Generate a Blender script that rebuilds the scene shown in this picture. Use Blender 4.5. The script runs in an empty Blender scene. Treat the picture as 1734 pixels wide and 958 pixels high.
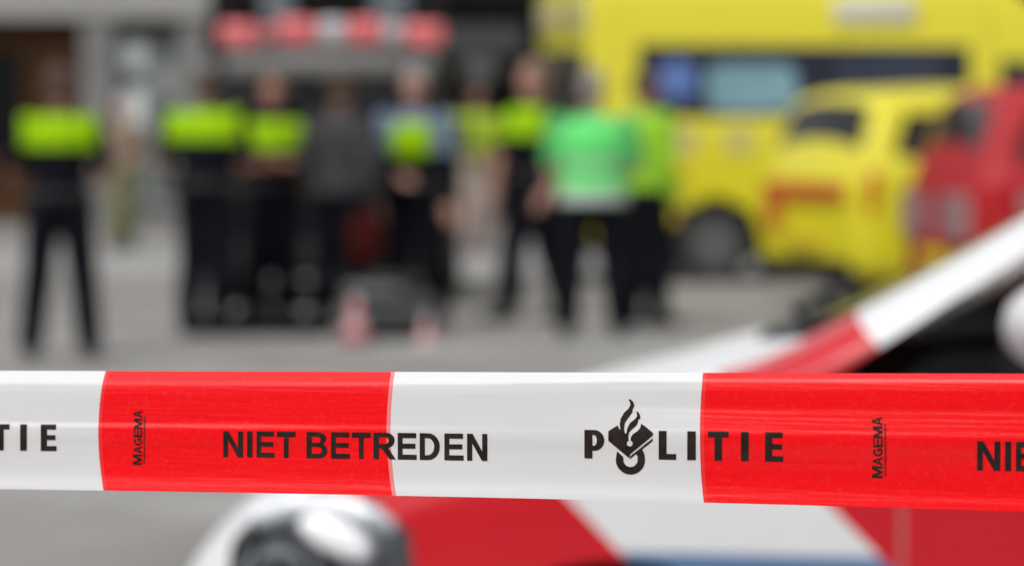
import bpy, bmesh, math, random
import numpy as np
from mathutils import Vector, Matrix, noise as mnoise
R = math.radians
random.seed(7)
S = bpy.context.scene
C = S.collection

# ------------------------------------------------------------------ camera, sky, sun, exposure
cam = bpy.data.cameras.new('camera')
camo = bpy.data.objects.new('camera', cam)
C.objects.link(camo)
S.camera = camo
camo.location = (0, 0, 1.45)
camo.rotation_euler = (R(90 - 2.283), 0, 0)
cam.sensor_width = 36.0
cam.lens = 145.3
cam.clip_start = 0.05
cam.clip_end = 2000
cam.dof.use_dof = True
cam.dof.focus_distance = 2.585
cam.dof.aperture_fstop = 6.9
cam.dof.aperture_blades = 0

w = bpy.data.worlds.new('World')
S.world = w
w.use_nodes = True
wn = w.node_tree
wn.nodes.clear()
sky = wn.nodes.new('ShaderNodeTexSky')
sky.sky_type = 'NISHITA'
sky.sun_disc = False
sky.sun_elevation = R(52)
sky.sun_rotation = R(205)
sky.dust_density = 4.0
sky.air_density = 1.2
hs = wn.nodes.new('ShaderNodeHueSaturation')          # overcast: the blue is veiled by cloud
hs.inputs['Saturation'].default_value = 0.12
bg = wn.nodes.new('ShaderNodeBackground')
bg.inputs['Strength'].default_value = 0.15
wo = wn.nodes.new('ShaderNodeOutputWorld')
wn.links.new(sky.outputs[0], hs.inputs['Color'])
wn.links.new(hs.outputs[0], bg.inputs['Color'])
wn.links.new(bg.outputs[0], wo.inputs['Surface'])

sl = bpy.data.lights.new('sun', 'SUN')
sl.energy = 1.1
sl.angle = R(25)
sl.color = (1.0, 0.97, 0.93)
so = bpy.data.objects.new('sun', sl)
C.objects.link(so)
# light comes from behind the camera, high, a little from the left
sun_dir = Vector((math.sin(R(205)) * math.cos(R(52)), math.cos(R(205)) * math.cos(R(52)), math.sin(R(52))))
so.rotation_euler = sun_dir.to_track_quat('Z', 'Y').to_euler()
so.location = (0, -5, 20)

S.view_settings.view_transform = 'Standard'
S.view_settings.look = 'None'
S.view_settings.exposure = 0.25
S.view_settings.gamma = 1.0
S.render.engine = 'CYCLES'
S.cycles.use_denoising = True
S.cycles.max_bounces = 7
S.cycles.transparent_max_bounces = 12
S.cycles.caustics_reflective = False
S.cycles.caustics_refractive = False
S.cycles.sample_clamp_indirect = 6.0

# ------------------------------------------------------------------ materials
MATS = {}
def mat(name, col, rough=0.5, metal=0.0, vary=0.06, scale=8.0, bump=0.0, bscale=60.0, coat=0.0, spec=0.5,
        emit=0.0, emit_col=None, stretch=None, sheen=0.0):
    if name in MATS:
        return MATS[name]
    m = bpy.data.materials.new(name)
    m.use_nodes = True
    nt = m.node_tree
    p = nt.nodes['Principled BSDF']
    p.inputs['Roughness'].default_value = rough
    p.inputs['Metallic'].default_value = metal
    p.inputs['Specular IOR Level'].default_value = spec
    p.inputs['Coat Weight'].default_value = coat
    p.inputs['Coat Roughness'].default_value = 0.04
    p.inputs['Sheen Weight'].default_value = sheen
    tc = nt.nodes.new('ShaderNodeTexCoord')
    src = tc.outputs['Object']
    if stretch:
        mp = nt.nodes.new('ShaderNodeMapping')
        mp.inputs['Scale'].default_value = stretch
        nt.links.new(src, mp.inputs[0])
        src = mp.outputs[0]
    nz = nt.nodes.new('ShaderNodeTexNoise')
    nz.inputs['Scale'].default_value = scale
    nz.inputs['Detail'].default_value = 5
    nt.links.new(src, nz.inputs['Vector'])
    rp = nt.nodes.new('ShaderNodeValToRGB')
    rp.color_ramp.elements[0].position = 0.3
    rp.color_ramp.elements[1].position = 0.7
    lo = [max(0, c * (1 - vary)) for c in col]
    hi = [min(1, c * (1 + vary)) for c in col]
    rp.color_ramp.elements[0].color = (*lo, 1)
    rp.color_ramp.elements[1].color = (*hi, 1)
    nt.links.new(nz.outputs['Fac'], rp.inputs[0])
    nt.links.new(rp.outputs[0], p.inputs['Base Color'])
    if bump:
        n2 = nt.nodes.new('ShaderNodeTexNoise')
        n2.inputs['Scale'].default_value = bscale
        n2.inputs['Detail'].default_value = 4
        nt.links.new(src, n2.inputs['Vector'])
        b = nt.nodes.new('ShaderNodeBump')
        b.inputs['Strength'].default_value = bump
        b.inputs['Distance'].default_value = 0.01
        nt.links.new(n2.outputs['Fac'], b.inputs['Height'])
        nt.links.new(b.outputs[0], p.inputs['Normal'])
    if emit:
        p.inputs['Emission Color'].default_value = (*(emit_col or col), 1)
        p.inputs['Emission Strength'].default_value = emit
    MATS[name] = m
    return m

def glass_mat(name, tint, rough=0.02, ior=1.5):
    if name in MATS:
        return MATS[name]
    m = bpy.data.materials.new(name)
    m.use_nodes = True
    nt = m.node_tree
    nt.nodes.clear()
    o = nt.nodes.new('ShaderNodeOutputMaterial')
    tr = nt.nodes.new('ShaderNodeBsdfTransparent')
    nz = nt.nodes.new('ShaderNodeTexNoise')
    nz.inputs['Scale'].default_value = 3
    mx = nt.nodes.new('ShaderNodeMixRGB')
    mx.inputs[1].default_value = (*tint, 1)
    mx.inputs[2].default_value = (*[t * 0.9 for t in tint], 1)
    nt.links.new(nz.outputs['Fac'], mx.inputs[0])
    nt.links.new(mx.outputs[0], tr.inputs[0])
    gl = nt.nodes.new('ShaderNodeBsdfGlossy')
    gl.inputs['Roughness'].default_value = rough
    fr = nt.nodes.new('ShaderNodeFresnel')
    fr.inputs['IOR'].default_value = ior
    ms = nt.nodes.new('ShaderNodeMixShader')
    nt.links.new(fr.outputs[0], ms.inputs[0])
    nt.links.new(tr.outputs[0], ms.inputs[1])
    nt.links.new(gl.outputs[0], ms.inputs[2])
    nt.links.new(ms.outputs[0], o.inputs[0])
    MATS[name] = m
    return m

WHITE = lambda: mat('white_paint', (0.70, 0.71, 0.73), 0.42, coat=0.10, vary=0.02)
CARRED = lambda: mat('red_livery', (0.54, 0.006, 0.014), 0.35, coat=0.25, vary=0.04)
CARBLUE = lambda: mat('blue_livery', (0.10, 0.19, 0.35), 0.32, coat=0.4, vary=0.04)
BLACKP = lambda: mat('black_plastic', (0.012, 0.012, 0.013), 0.55, vary=0.15, bump=0.1, bscale=200, spec=0.25)
RUBBER = lambda: mat('tyre_rubber', (0.018, 0.018, 0.019), 0.8, vary=0.2, bump=0.2)
ALLOY = lambda: mat('wheel_alloy', (0.11, 0.11, 0.113), 0.5, metal=0.3, vary=0.15)
CHROME = lambda: mat('chrome_reflector', (0.8, 0.8, 0.82), 0.12, metal=1.0, vary=0.02)
DARKIN = lambda: mat('dark_interior', (0.10, 0.10, 0.108), 0.8, vary=0.2, bump=0.1)
SIDEGLASS = lambda: glass_mat('tinted_glass', (0.28, 0.29, 0.31))
CLEARGLASS = lambda: glass_mat('clear_glass', (0.8, 0.84, 0.84))
YELLOW = lambda: mat('yellow_paint', (0.64, 0.57, 0.016), 0.38, coat=0.25, vary=0.03)
TAILRED = lambda: mat('tail_lamp_red', (0.45, 0.012, 0.01), 0.15, coat=0.6, vary=0.1)
NAVY = lambda: mat('navy_cloth', (0.006, 0.0065, 0.010), 0.95, vary=0.3, bump=0.4, bscale=25, spec=0.06)
HIVIS = lambda: mat('hi_vis_yellow', (0.245, 0.455, 0.002), 0.8, vary=0.06, bump=0.3, bscale=25, spec=0.1)

# ------------------------------------------------------------------ mesh helpers
def link(o, parent=None):
    C.objects.link(o)
    if parent:
        o.parent = parent
    return o

def obj(name, me, m=None, parent=None, smooth=True, angle=40):
    o = bpy.data.objects.new(name, me)
    link(o, parent)
    if m is not None:
        ms = m if isinstance(m, (list, tuple)) else [m]
        keep = [p.material_index for p in me.polygons]
        me.materials.clear()
        for k in ms:
            me.materials.append(k)
        me.polygons.foreach_set('material_index', keep)
    if smooth and len(me.polygons):
        me.polygons.foreach_set('use_smooth', [True] * len(me.polygons))
        try:
            me.set_sharp_from_angle(angle=R(angle))
        except Exception:
            pass
    return o

def thing(name, label, cat, loc=(0, 0, 0), rz=0.0, group=None):
    o = bpy.data.objects.new(name, None)
    o.empty_display_size = 0.2
    C.objects.link(o)
    o.location = loc
    o.rotation_euler = (0, 0, rz)
    o['label'] = label
    o['category'] = cat
    if group:
        o['group'] = group
    return o

def tag(o, label, cat, group=None):
    o['label'] = label
    o['category'] = cat
    if group:
        o['group'] = group
    return o

def struct(o):
    o['kind'] = 'structure'
    return o

class MB:
    def __init__(s):
        s.v, s.f = [], []
    def add(s, vs, fs):
        b = len(s.v)
        s.v += [tuple(q) for q in vs]
        s.f += [tuple(i + b for i in q) for q in fs]
        return s
    def box(s, x0, x1, y0, y1, z0, z1, mtx=None):
        vs = [Vector((x, y, z)) for z in (z0, z1) for y in (y0, y1) for x in (x0, x1)]
        if mtx:
            vs = [mtx @ q for q in vs]
        return s.add(vs, [(0, 2, 3, 1), (4, 5, 7, 6), (0, 1, 5, 4), (2, 6, 7, 3), (0, 4, 6, 2), (1, 3, 7, 5)])
    def tube(s, pts, rad, n=10, cap=True):
        pts = [Vector(q) for q in pts]
        if not isinstance(rad, (list, tuple)):
            rad = [rad] * len(pts)
        rings = []
        up0 = None
        for i, q in enumerate(pts):
            d = (pts[min(i + 1, len(pts) - 1)] - pts[max(i - 1, 0)]).normalized()
            ref = up0 if up0 is not None else (Vector((0, 0, 1)) if abs(d.z) < 0.9 else Vector((1, 0, 0)))
            u = (ref - d * ref.dot(d)).normalized()
            up0 = u
            v = d.cross(u)
            rings.append([q + (u * math.cos(2 * math.pi * k / n) + v * math.sin(2 * math.pi * k / n)) * rad[i] for k in range(n)])
        return s.rings(rings, cap)
    def rings(s, rings, cap=True):
        n = len(rings[0])
        vs = [q for r in rings for q in r]
        fs = []
        for i in range(len(rings) - 1):
            for k in range(n):
                a, b = i * n + k, i * n + (k + 1) % n
                fs.append((a, b, b + n, a + n))
        if cap:
            fs.append(tuple(reversed(range(n))))
            fs.append(tuple(range((len(rings) - 1) * n, len(rings) * n)))
        return s.add(vs, fs)
    def ball(s, c, r, n=12, m=8, rot=None):
        c = Vector(c)
        if not isinstance(r, (list, tuple)):
            r = (r, r, r)
        rr = []
        for i in range(1, m):
            t = math.pi * i / m
            ring = []
            for k in range(n):
                a = 2 * math.pi * k / n
                q = Vector((r[0] * math.sin(t) * math.cos(a), r[1] * math.sin(t) * math.sin(a), -r[2] * math.cos(t)))
                if rot:
                    q = rot @ q
                ring.append(c + q)
            rr.append(ring)
        return s.rings(rr, True)
    def ell(s, secs, n=16):                    # horizontal ellipses (cx, cy, z, rx, ry)
        return s.rings([[Vector((cx + rx * math.cos(2 * math.pi * k / n), cy + ry * math.sin(2 * math.pi * k / n), z)) for k in range(n)]
                        for cx, cy, z, rx, ry in secs], True)
    def lathe(s, prof, n=28, axis='y', c=(0, 0, 0), cap=True):     # prof: (radius, along axis)
        rr = []
        for r, h in prof:
            ring = []
            for k in range(n):
                a = 2 * math.pi * k / n
                if axis == 'y':
                    q = (c[0] + r * math.cos(a), c[1] + h, c[2] + r * math.sin(a))
                elif axis == 'z':
                    q = (c[0] + r * math.cos(a), c[1] + r * math.sin(a), c[2] + h)
                else:
                    q = (c[0] + h, c[1] + r * math.cos(a), c[2] + r * math.sin(a))
                ring.append(Vector(q))
            rr.append(ring)
        return s.rings(rr, cap)
    def mesh(s, name='m'):
        me = bpy.data.meshes.new(name)
        me.from_pydata([tuple(q) for q in s.v], [], s.f)
        bm = bmesh.new()
        bm.from_mesh(me)
        bmesh.ops.recalc_face_normals(bm, faces=bm.faces)
        bm.to_mesh(me)
        bm.free()
        return me
    def build(s, name, m=None, parent=None, smooth=True, angle=40, bevel=0.0, seg=2):
        me = s.mesh(name)
        if bevel:
            bm = bmesh.new()
            bm.from_mesh(me)
            es = [e for e in bm.edges if len(e.link_faces) == 2 and e.calc_face_angle(0) > R(35)]
            bmesh.ops.bevel(bm, geom=es, offset=bevel, segments=seg, affect='EDGES', profile=0.5)
            bm.to_mesh(me)
            bm.free()
        return obj(name, me, m, parent, smooth, angle)

def remesh(mb, vox, smooth=4):
    me = mb.mesh('tmp')
    o = bpy.data.objects.new('tmp', me)
    C.objects.link(o)
    md = o.modifiers.new('r', 'REMESH')
    md.mode = 'VOXEL'
    md.voxel_size = vox
    if smooth:
        ms = o.modifiers.new('s', 'SMOOTH')
        ms.factor = 0.5
        ms.iterations = smooth
    dg = bpy.context.evaluated_depsgraph_get()
    out = bpy.data.meshes.new_from_object(o.evaluated_get(dg))
    bpy.data.objects.remove(o)
    bpy.data.meshes.remove(me)
    return out

def bm_from_faces(src, faces):
    """mesh made of a subset of the faces of a bmesh"""
    me = bpy.data.meshes.new('sub')
    vi, vs, fs, mi = {}, [], [], []
    for f in faces:
        ids = []
        for v in f.verts:
            if v.index not in vi:
                vi[v.index] = len(vs)
                vs.append(tuple(v.co))
            ids.append(vi[v.index])
        fs.append(ids)
        mi.append(f.material_index)
    me.from_pydata(vs, [], fs)
    me.polygons.foreach_set('material_index', mi)
    me.update()
    return me

# ------------------------------------------------------------------ vehicle shells
def smooth_curve(pts, sig=0.05):
    xs = np.array([p[0] for p in pts], float)
    zs = np.array([p[1] for p in pts], float)
    def f(x):
        t = np.linspace(-2 * sig, 2 * sig, 9)
        wgt = np.exp(-(t / sig) ** 2)
        return float(np.sum(wgt * np.interp(x + t, xs, zs)) / np.sum(wgt))
    return f

def chaikin(p, n=2):
    for _ in range(n):
        q = [p[0]]
        for a, b in zip(p[:-1], p[1:]):
            q.append((a[0] * .75 + b[0] * .25, a[1] * .75 + b[1] * .25))
            q.append((a[0] * .25 + b[0] * .75, a[1] * .25 + b[1] * .75))
        q.append(p[-1])
        p = q
    return p

def shell(sp):
    L = sp['L']
    top, half, low, belt = (smooth_curve(sp[k], sp.get('sig', 0.05)) for k in ('top', 'half', 'low', 'belt'))
    rf, rr = sp.get('rf', 0.05), sp.get('rr', 0.05)
    xs = [rf * (1 - math.cos(a)) for a in np.linspace(0.15, math.pi / 2, 6)]
    xs += list(np.arange(rf + 0.045, L - rr - 0.02, 0.05))
    xs += [L - rr * (1 - math.cos(a)) for a in np.linspace(math.pi / 2, 0.15, 6)]
    Wm = max(p[1] for p in sp['half'])
    bow = smooth_curve(sp.get('bow', [(0, 0), (L, 0)]), 0.1)
    cw = sp['crown']
    crown = smooth_curve(cw if isinstance(cw, list) else [(0, cw), (L, cw)], 0.1)
    rows = []
    for x in xs:
        sh = 0.0
        if x < rf:
            sh = rf * (1 - math.sqrt(max(0, 1 - (1 - x / rf) ** 2)))
        if L - x < rr:
            sh = rr * (1 - math.sqrt(max(0, 1 - (1 - (L - x) / rr) ** 2)))
        W, zt, zl = half(x) - sh, top(x) - sh, low(x) + sh
        zb = min(belt(x), zt - 0.06)
        h = max(0.0, zt - 0.03 - zb)
        yb = W * 0.985 - 0.01
        tum = sp['tumble']
        yr = yb - tum * h
        cr = crown(x)
        k = sp.get('shoulder', 0.72)
        cp = [(0.86 * W, zl), (0.985 * W, zl + 0.05), (W, zl + 0.35 * (zb - zl)), (W, zl + 0.75 * (zb - zl)), (0.992 * W, zb),
              (yb, zb + 0.08 * h), (yb - tum * 0.5 * h, zb + 0.5 * h), (yr, zb + 0.92 * h), (yr * 0.93, zt - 0.004),
              (yr * k, zt + cr * 0.45), (yr * 0.35, zt + cr * 0.9), (0, zt + cr)]
        cp = chaikin(cp, 2)
        b = bow(x)
        ring = [(x + b * ((y / Wm) ** 2 - 1), -y, z) for y, z in cp] + [(x + b * ((y / Wm) ** 2 - 1), y, z) for y, z in reversed(cp[:-1])]
        rows.append(ring)
    bm = bmesh.new()
    V = [[bm.verts.new(q) for q in r] for r in rows]
    for i in range(len(V) - 1):
        for j in range(len(V[0]) - 1):
            bm.faces.new((V[i][j], V[i][j + 1], V[i + 1][j + 1], V[i + 1][j]))
    bm.faces.new(list(V[0]))
    bm.faces.new(list(reversed(V[-1])))
    bmesh.ops.recalc_face_normals(bm, faces=bm.faces)
    return bm

AX = {'xz': (0, 2), 'xy': (0, 1), 'yz': (1, 2)}
def cut_line(bm, a, b, axes='xz', cond=None):
    i, j = AX[axes]
    pa, no = Vector((0, 0, 0)), Vector((0, 0, 0))
    pa[i], pa[j] = a
    no[i], no[j] = -(b[1] - a[1]), b[0] - a[0]
    fs = [f for f in bm.faces if cond is None or cond(f.calc_center_median())]
    geom = set(fs)
    for f in fs:
        geom.update(f.edges)
        geom.update(f.verts)
    bmesh.ops.bisect_plane(bm, geom=list(geom), dist=1e-5, plane_co=pa, plane_no=no)

def inside(p, poly):
    x, y = p
    c = False
    n = len(poly)
    for k in range(n):
        (x0, y0), (x1, y1) = poly[k], poly[(k + 1) % n]
        if (y0 > y) != (y1 > y) and x < (x1 - x0) * (y - y0) / (y1 - y0) + x0:
            c = not c
    return c

def cut_poly(bm, poly, axes='xz', cond=None):
    i, j = AX[axes]
    lo = [min(p[k] for p in poly) - 0.25 for k in (0, 1)]
    hi = [max(p[k] for p in poly) + 0.25 for k in (0, 1)]
    def near(c):
        return lo[0] < c[i] < hi[0] and lo[1] < c[j] < hi[1] and (cond is None or cond(c))
    for k in range(len(poly)):
        cut_line(bm, poly[k], poly[(k + 1) % len(poly)], axes, near)

def arches(bm, wheels, Rr):
    for wx, wz in wheels:
        kill = []
        for v in bm.verts:
            d = math.hypot(v.co.x - wx, v.co.z - wz)
            if abs(d - Rr) < 0.03 and d > 1e-4 and abs(v.co.y) > 0.4:
                v.co.x = wx + (v.co.x - wx) / d * Rr
                v.co.z = wz + (v.co.z - wz) / d * Rr
        for f in bm.faces:
            c = f.calc_center_median()
            if math.hypot(c.x - wx, c.z - wz) < Rr - 0.004 and abs(c.y) > 0.4 and len(f.verts) < 8:
                kill.append(f)
        bmesh.ops.delete(bm, geom=kill, context='FACES')

def make_wheel(parent, x, y, r, wid, side):
    """side -1: outer face looks towards -y"""
    o = bpy.data.objects.new('wheel', None)
    o.empty_display_size = 0.1
    link(o, parent)
    o.location = (x, y, r)
    s = side
    t = MB().lathe([(r * 0.62, -wid / 2 * s), (r * 0.9, -wid / 2 * s), (r * 0.985, -wid * 0.38 * s), (r, -wid * 0.2 * s), (r, wid * 0.2 * s),
                    (r * 0.985, wid * 0.38 * s), (r * 0.9, wid / 2 * s), (r * 0.62, wid / 2 * s)], 36, cap=False)
    t.build('tyre', RUBBER(), o)
    m = MB().lathe([(r * 0.64, wid * 0.47 * s), (r * 0.60, wid * 0.50 * s), (r * 0.57, wid * 0.36 * s), (r * 0.1, wid * 0.34 * s)], 36)
    for k in range(10):
        a = 2 * math.pi * k / 10
        mt = Matrix.Rotation(-a, 4, 'Y')
        y0, y1 = sorted((wid * 0.3 * s, wid * 0.44 * s))
        m.box(r * 0.12, r * 0.6, y0, y1, -r * 0.05, r * 0.05, mt)
    m.lathe([(r * 0.16, wid * 0.3 * s), (r * 0.16, wid * 0.45 * s), (r * 0.1, wid * 0.48 * s)], 20)
    m.build('rim', ALLOY(), o)
    return o

def wheel_well(parent, x, r, y0, y1):
    n = 20
    rings = []
    for y in (y0, y1):
        rings.append([Vector((x + r * math.cos(a), y, 0.3 + r * math.sin(a))) for a in np.linspace(-0.25, math.pi + 0.25, n)])
    m = MB()
    vs = [q for rg in rings for q in rg]
    fs = [(k, k + 1, n + k + 1, n + k) for k in range(n - 1)]
    inner = 0 if abs(y0) < abs(y1) else 1
    fs.append(tuple(range(inner * n, inner * n + n)))
    m.add(vs, fs)
    m.build('wheel_well', BLACKP(), parent)

def vehicle(root, bm, classify, table):
    """split a shell into part meshes. classify(face, centre)->(part name, side key); table: part -> (materials)"""
    bm.verts.index_update()
    bm.faces.ensure_lookup_table()
    groups = {}
    for f in bm.faces:
        c = f.calc_center_median()
        key = classify(f, c)
        groups.setdefault(key, []).append(f)
    out = {}
    for key, fs in groups.items():
        name = key[0] if isinstance(key, tuple) else key
        me = bm_from_faces(bm, fs)
        out[key] = obj(name, me, table[name], root, True, 38)
    return out

def offset_mesh(o, d):
    """push the mesh of o along its vertex normals"""
    me = o.data
    ns = [v.normal.copy() for v in me.vertices]
    for v, n in zip(me.vertices, ns):
        v.co += n * d

def seat(root, x, y, z, m):
    o = MB()
    o.box(x - 0.25, x + 0.25, y - 0.25, y + 0.25, z, z + 0.16)
    mt = Matrix.Translation((x + 0.27, y, z + 0.1)) @ Matrix.Rotation(R(14), 4, 'Y')
    o.box(-0.07, 0.07, -0.25, 0.25, 0, 0.6, mt)
    o.box(-0.045, 0.045, -0.13, 0.13, 0.66, 0.84, mt)
    o.tube([mt @ Vector((0, -0.06, 0.55)), mt @ Vector((0, -0.06, 0.7))], 0.012, 6)
    o.tube([mt @ Vector((0, 0.06, 0.55)), mt @ Vector((0, 0.06, 0.7))], 0.012, 6)
    return o.build('seat', m, root, bevel=0.03)

# ------------------------------------------------------------------ ground
def paving_mat():
    m = bpy.data.materials.new('grey_clinker_paving')
    m.use_nodes = True
    nt = m.node_tree
    p = nt.nodes['Principled BSDF']
    tc = nt.nodes.new('ShaderNodeTexCoord')
    br = nt.nodes.new('ShaderNodeTexBrick')
    br.inputs['Scale'].default_value = 1.0
    br.inputs['Brick Width'].default_value = 0.21
    br.inputs['Row Height'].default_value = 0.105
    br.inputs['Mortar Size'].default_value = 0.006
    br.inputs['Color1'].default_value = (0.262, 0.256, 0.250, 1)
    br.inputs['Color2'].default_value = (0.315, 0.308, 0.300, 1)
    br.inputs['Mortar'].default_value = (0.13, 0.125, 0.12, 1)
    nt.links.new(tc.outputs['Object'], br.inputs['Vector'])
    nz = nt.nodes.new('ShaderNodeTexNoise')
    nz.inputs['Scale'].default_value = 0.6
    nz.inputs['Detail'].default_value = 6
    nt.links.new(tc.outputs['Object'], nz.inputs['Vector'])
    rp = nt.nodes.new('ShaderNodeValToRGB')
    rp.color_ramp.elements[0].position = 0.33
    rp.color_ramp.elements[0].color = (0.62, 0.60, 0.575, 1)
    rp.color_ramp.elements[1].position = 0.67
    rp.color_ramp.elements[1].color = (1.12, 1.12, 1.12, 1)
    nt.links.new(nz.outputs['Fac'], rp.inputs[0])
    mx = nt.nodes.new('ShaderNodeMixRGB')
    mx.blend_type = 'MULTIPLY'
    mx.inputs[0].default_value = 1
    nt.links.new(br.outputs['Color'], mx.inputs[1])
    nt.links.new(rp.outputs[0], mx.inputs[2])
    nt.links.new(mx.outputs[0], p.inputs['Base Color'])
    bp = nt.nodes.new('ShaderNodeBump')
    bp.inputs['Strength'].default_value = 0.5
    bp.inputs['Distance'].default_value = 0.006
    bp.invert = True
    nt.links.new(br.outputs['Fac'], bp.inputs['Height'])
    nt.links.new(bp.outputs[0], p.inputs['Normal'])
    p.inputs['Roughness'].default_value = 0.75
    return m

g = MB().add([(-300, -100, 0), (300, -100, 0), (300, 400, 0), (-300, 400, 0)], [(0, 1, 2, 3)]).build('ground', paving_mat(), None, False)
struct(g)
# pale slab walkway crossing the square and a raised pavement in front of the shops
slabm = mat('pale_slab_paving', (0.29, 0.285, 0.278), 0.75, vary=0.10, scale=1.2, bump=0.2, bscale=30)
struct(MB().add([(-40, 38.5, 0.004), (40, 38.5, 0.004), (40, 44.0, 0.004), (-40, 44.0, 0.004)], [(0, 1, 2, 3)]).build('path', slabm, None, False))
struct(MB().box(-40, 40, 50.0, 53.9, -0.05, 0.12).build('pavement', mat('dark_paving', (0.12, 0.108, 0.103), 0.85, vary=0.25, scale=2.0, spec=0.2), None, False, bevel=0.0))
struct(MB().box(-40, 40, 49.85, 49.995, -0.05, 0.125).build('kerb', mat('kerb_concrete', (0.21, 0.21, 0.205), 0.8, vary=0.1), None, True, bevel=0.012))

# ------------------------------------------------------------------ shop fronts across the square
def frame_rect(mb, x0, x1, z0, z1, y, t=0.06, d=0.08):
    mb.box(x0, x0 + t, y - d, y, z0, z1)
    mb.box(x1 - t, x1, y - d, y, z0, z1)
    mb.box(x0 + t, x1 - t, y - d, y, z0, z0 + t)
    mb.box(x0 + t, x1 - t, y - d, y, z1 - t, z1)

def window_part(root, x0, x1, z0, z1, y, fm, gm):
    o = MB()
    frame_rect(o, x0, x1, z0, z1, y)
    wnd = o.build('window', fm, root, False)
    MB().box(x0 + 0.06, x1 - 0.06, y - 0.045, y - 0.03, z0 + 0.06, z1 - 0.06).build('pane', gm, wnd, False)
    MB().box(x0 - 0.05, x1 + 0.05, y - 0.14, y - 0.082, z0 - 0.06, z0 - 0.002).build('sill', fm, wnd, False)
    return wnd

STONE = mat('grey_stone', (0.155, 0.155, 0.153), 0.85, vary=0.12, scale=3, bump=0.2, bscale=40)
FASCIA = mat('pale_fascia', (0.26, 0.255, 0.24), 0.8, vary=0.08)
DKWALL = mat('dark_facade', (0.012, 0.0115, 0.011), 0.8, vary=0.25, scale=2, bump=0.2, spec=0.1)
DKGLASS = mat('dark_shop_glass', (0.005, 0.0055, 0.006), 0.3, vary=0.3, scale=1.5, spec=0.12)
BROWN = mat('brown_wood', (0.060, 0.027, 0.012), 0.7, vary=0.5, scale=3, stretch=(8, 1, 1), spec=0.1)
BRICK = mat('brown_brick', (0.16, 0.09, 0.065), 0.85, vary=0.25, scale=12, bump=0.3)
WINF = mat('window_frame_grey', (0.20, 0.21, 0.21), 0.5, vary=0.05)
UPGL = mat('upper_window_glass', (0.05, 0.06, 0.07), 0.08, vary=0.2, scale=1)

# building on the left: pale fascia, stone piers, brown wooden shopfront and a greenish display window
Yb = 54.0
b1 = thing('shop_building', 'shop with pale fascia, grey stone pier and brown wooden front beyond the square', 'building', (-9.6, Yb, 0))
MB().box(-6.4, 5.62, 0.9, 9.0, 0.0, 8.0).build('wall', BRICK, b1, False)
MB().box(-6.45, 5.66, -0.12, 0.9, 2.74, 3.25).build('fascia', FASCIA, b1, False)
MB().box(-6.4, 5.62, 0.02, 0.895, 3.25, 8.0).build('upper_wall', BRICK, b1, False)
MB().box(-6.5, 5.7, -0.25, 9.0, 8.0, 8.3).build('cornice', FASCIA, b1, False)
for px in (-6.35, -1.2, 3.98, 5.27):
    MB().box(px, px + 0.44 if px > 3 and px < 5 else px + 0.34, -0.06, 0.6, 0.0, 2.74).build('pier', STONE, b1, False, bevel=0.015)
for x0, x1 in ((-6.0, -1.22), (-0.84, 3.96)):                      # wooden fronts, boarded doors
    n = 8
    wdt = (x1 - x0) / n
    for k in range(n):
        MB().box(x0 + k * wdt + 0.008, x0 + (k + 1) * wdt - 0.008, 0.25 + 0.01 * (k % 3), 0.4, 0.05, 2.72).build('panel', BROWN, b1, False)
    window_part(b1, x0 + 0.6, x0 + 1.9, 0.9, 2.4, 0.24, BROWN, DKGLASS)
    window_part(b1, x1 - 1.9, x1 - 0.7, 0.9, 2.4, 0.24, BROWN, DKGLASS)
glg = mat('green_grey_glass', (0.10, 0.125, 0.115), 0.12, vary=0.5, scale=1.3)
for x0, x1 in ((4.44, 4.84), (4.86, 5.26)):
    window_part(b1, x0, x1, 0.35, 2.55, 0.3, WINF, glg)
post = mat('pale_paper', (0.56, 0.62, 0.62), 0.7, vary=0.05)
MB().box(4.50, 4.80, 0.225, 0.233, 2.08, 2.46).build('poster', post, b1, False)
MB().box(4.49, 4.80, 0.225, 0.233, 1.30, 1.84).build('poster', post, b1, False)
MB().box(4.93, 5.2, 0.225, 0.233, 1.7, 2.2).build('poster', mat('grey_paper', (0.2, 0.21, 0.2), 0.7), b1, False)
MB().box(4.44, 5.26, 0.2, 0.32, 0.02, 0.28).build('plinth', STONE, b1, False)
for k in range(4):
    window_part(b1, -5.6 + k * 2.9, -4.0 + k * 2.9, 4.3, 6.8, 0.015, FASCIA, UPGL)

# dark building in the middle and on the right
b2 = thing('dark_building', 'dark fronted building behind the police van and the ambulance', 'building', (-3.95, Yb, 0))
MB().box(0.0, 22.0, 0.9, 9.0, 0.0, 9.0).build('wall', DKWALL, b2, False)
MB().box(0.0, 22.0, 0.05, 0.895, 2.95, 9.0).build('upper_wall', DKWALL, b2, False)
for k in range(8):
    x0 = 0.03 + k * 2.75
    MB().box(x0, x0 + 0.3, -0.02, 0.6, 0.0, 2.95).build('pier', DKWALL, b2, False, bevel=0.01)
    window_part(b2, x0 + 0.34, x0 + 2.7, 0.45, 2.9, 0.4, DKWALL, DKGLASS)
    MB().box(x0 + 0.34, x0 + 2.7, 0.2, 0.5, 0.0, 0.38).build('plinth', DKWALL, b2, False)
    window_part(b2, x0 + 0.5, x0 + 2.4, 3.9, 6.2, 0.045, WINF, UPGL)
sgn = MB().box(2.95, 4.1, -0.14, -0.03, 2.27, 2.68).build('sign_board', mat('slate_grey_board', (0.05, 0.05, 0.054), 0.7, vary=0.08, spec=0.1), b2, False)
tl = mat('pale_blue_glass', (0.12, 0.135, 0.155), 0.3, vary=0.2)
for x0, x1 in ((0.68, 1.10), (2.12, 2.6), (5.0, 5.4)):
    MB().box(x0, x1, -0.02, 0.04, 2.72, 3.15).build('transom_window', tl, b2, False)
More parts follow.
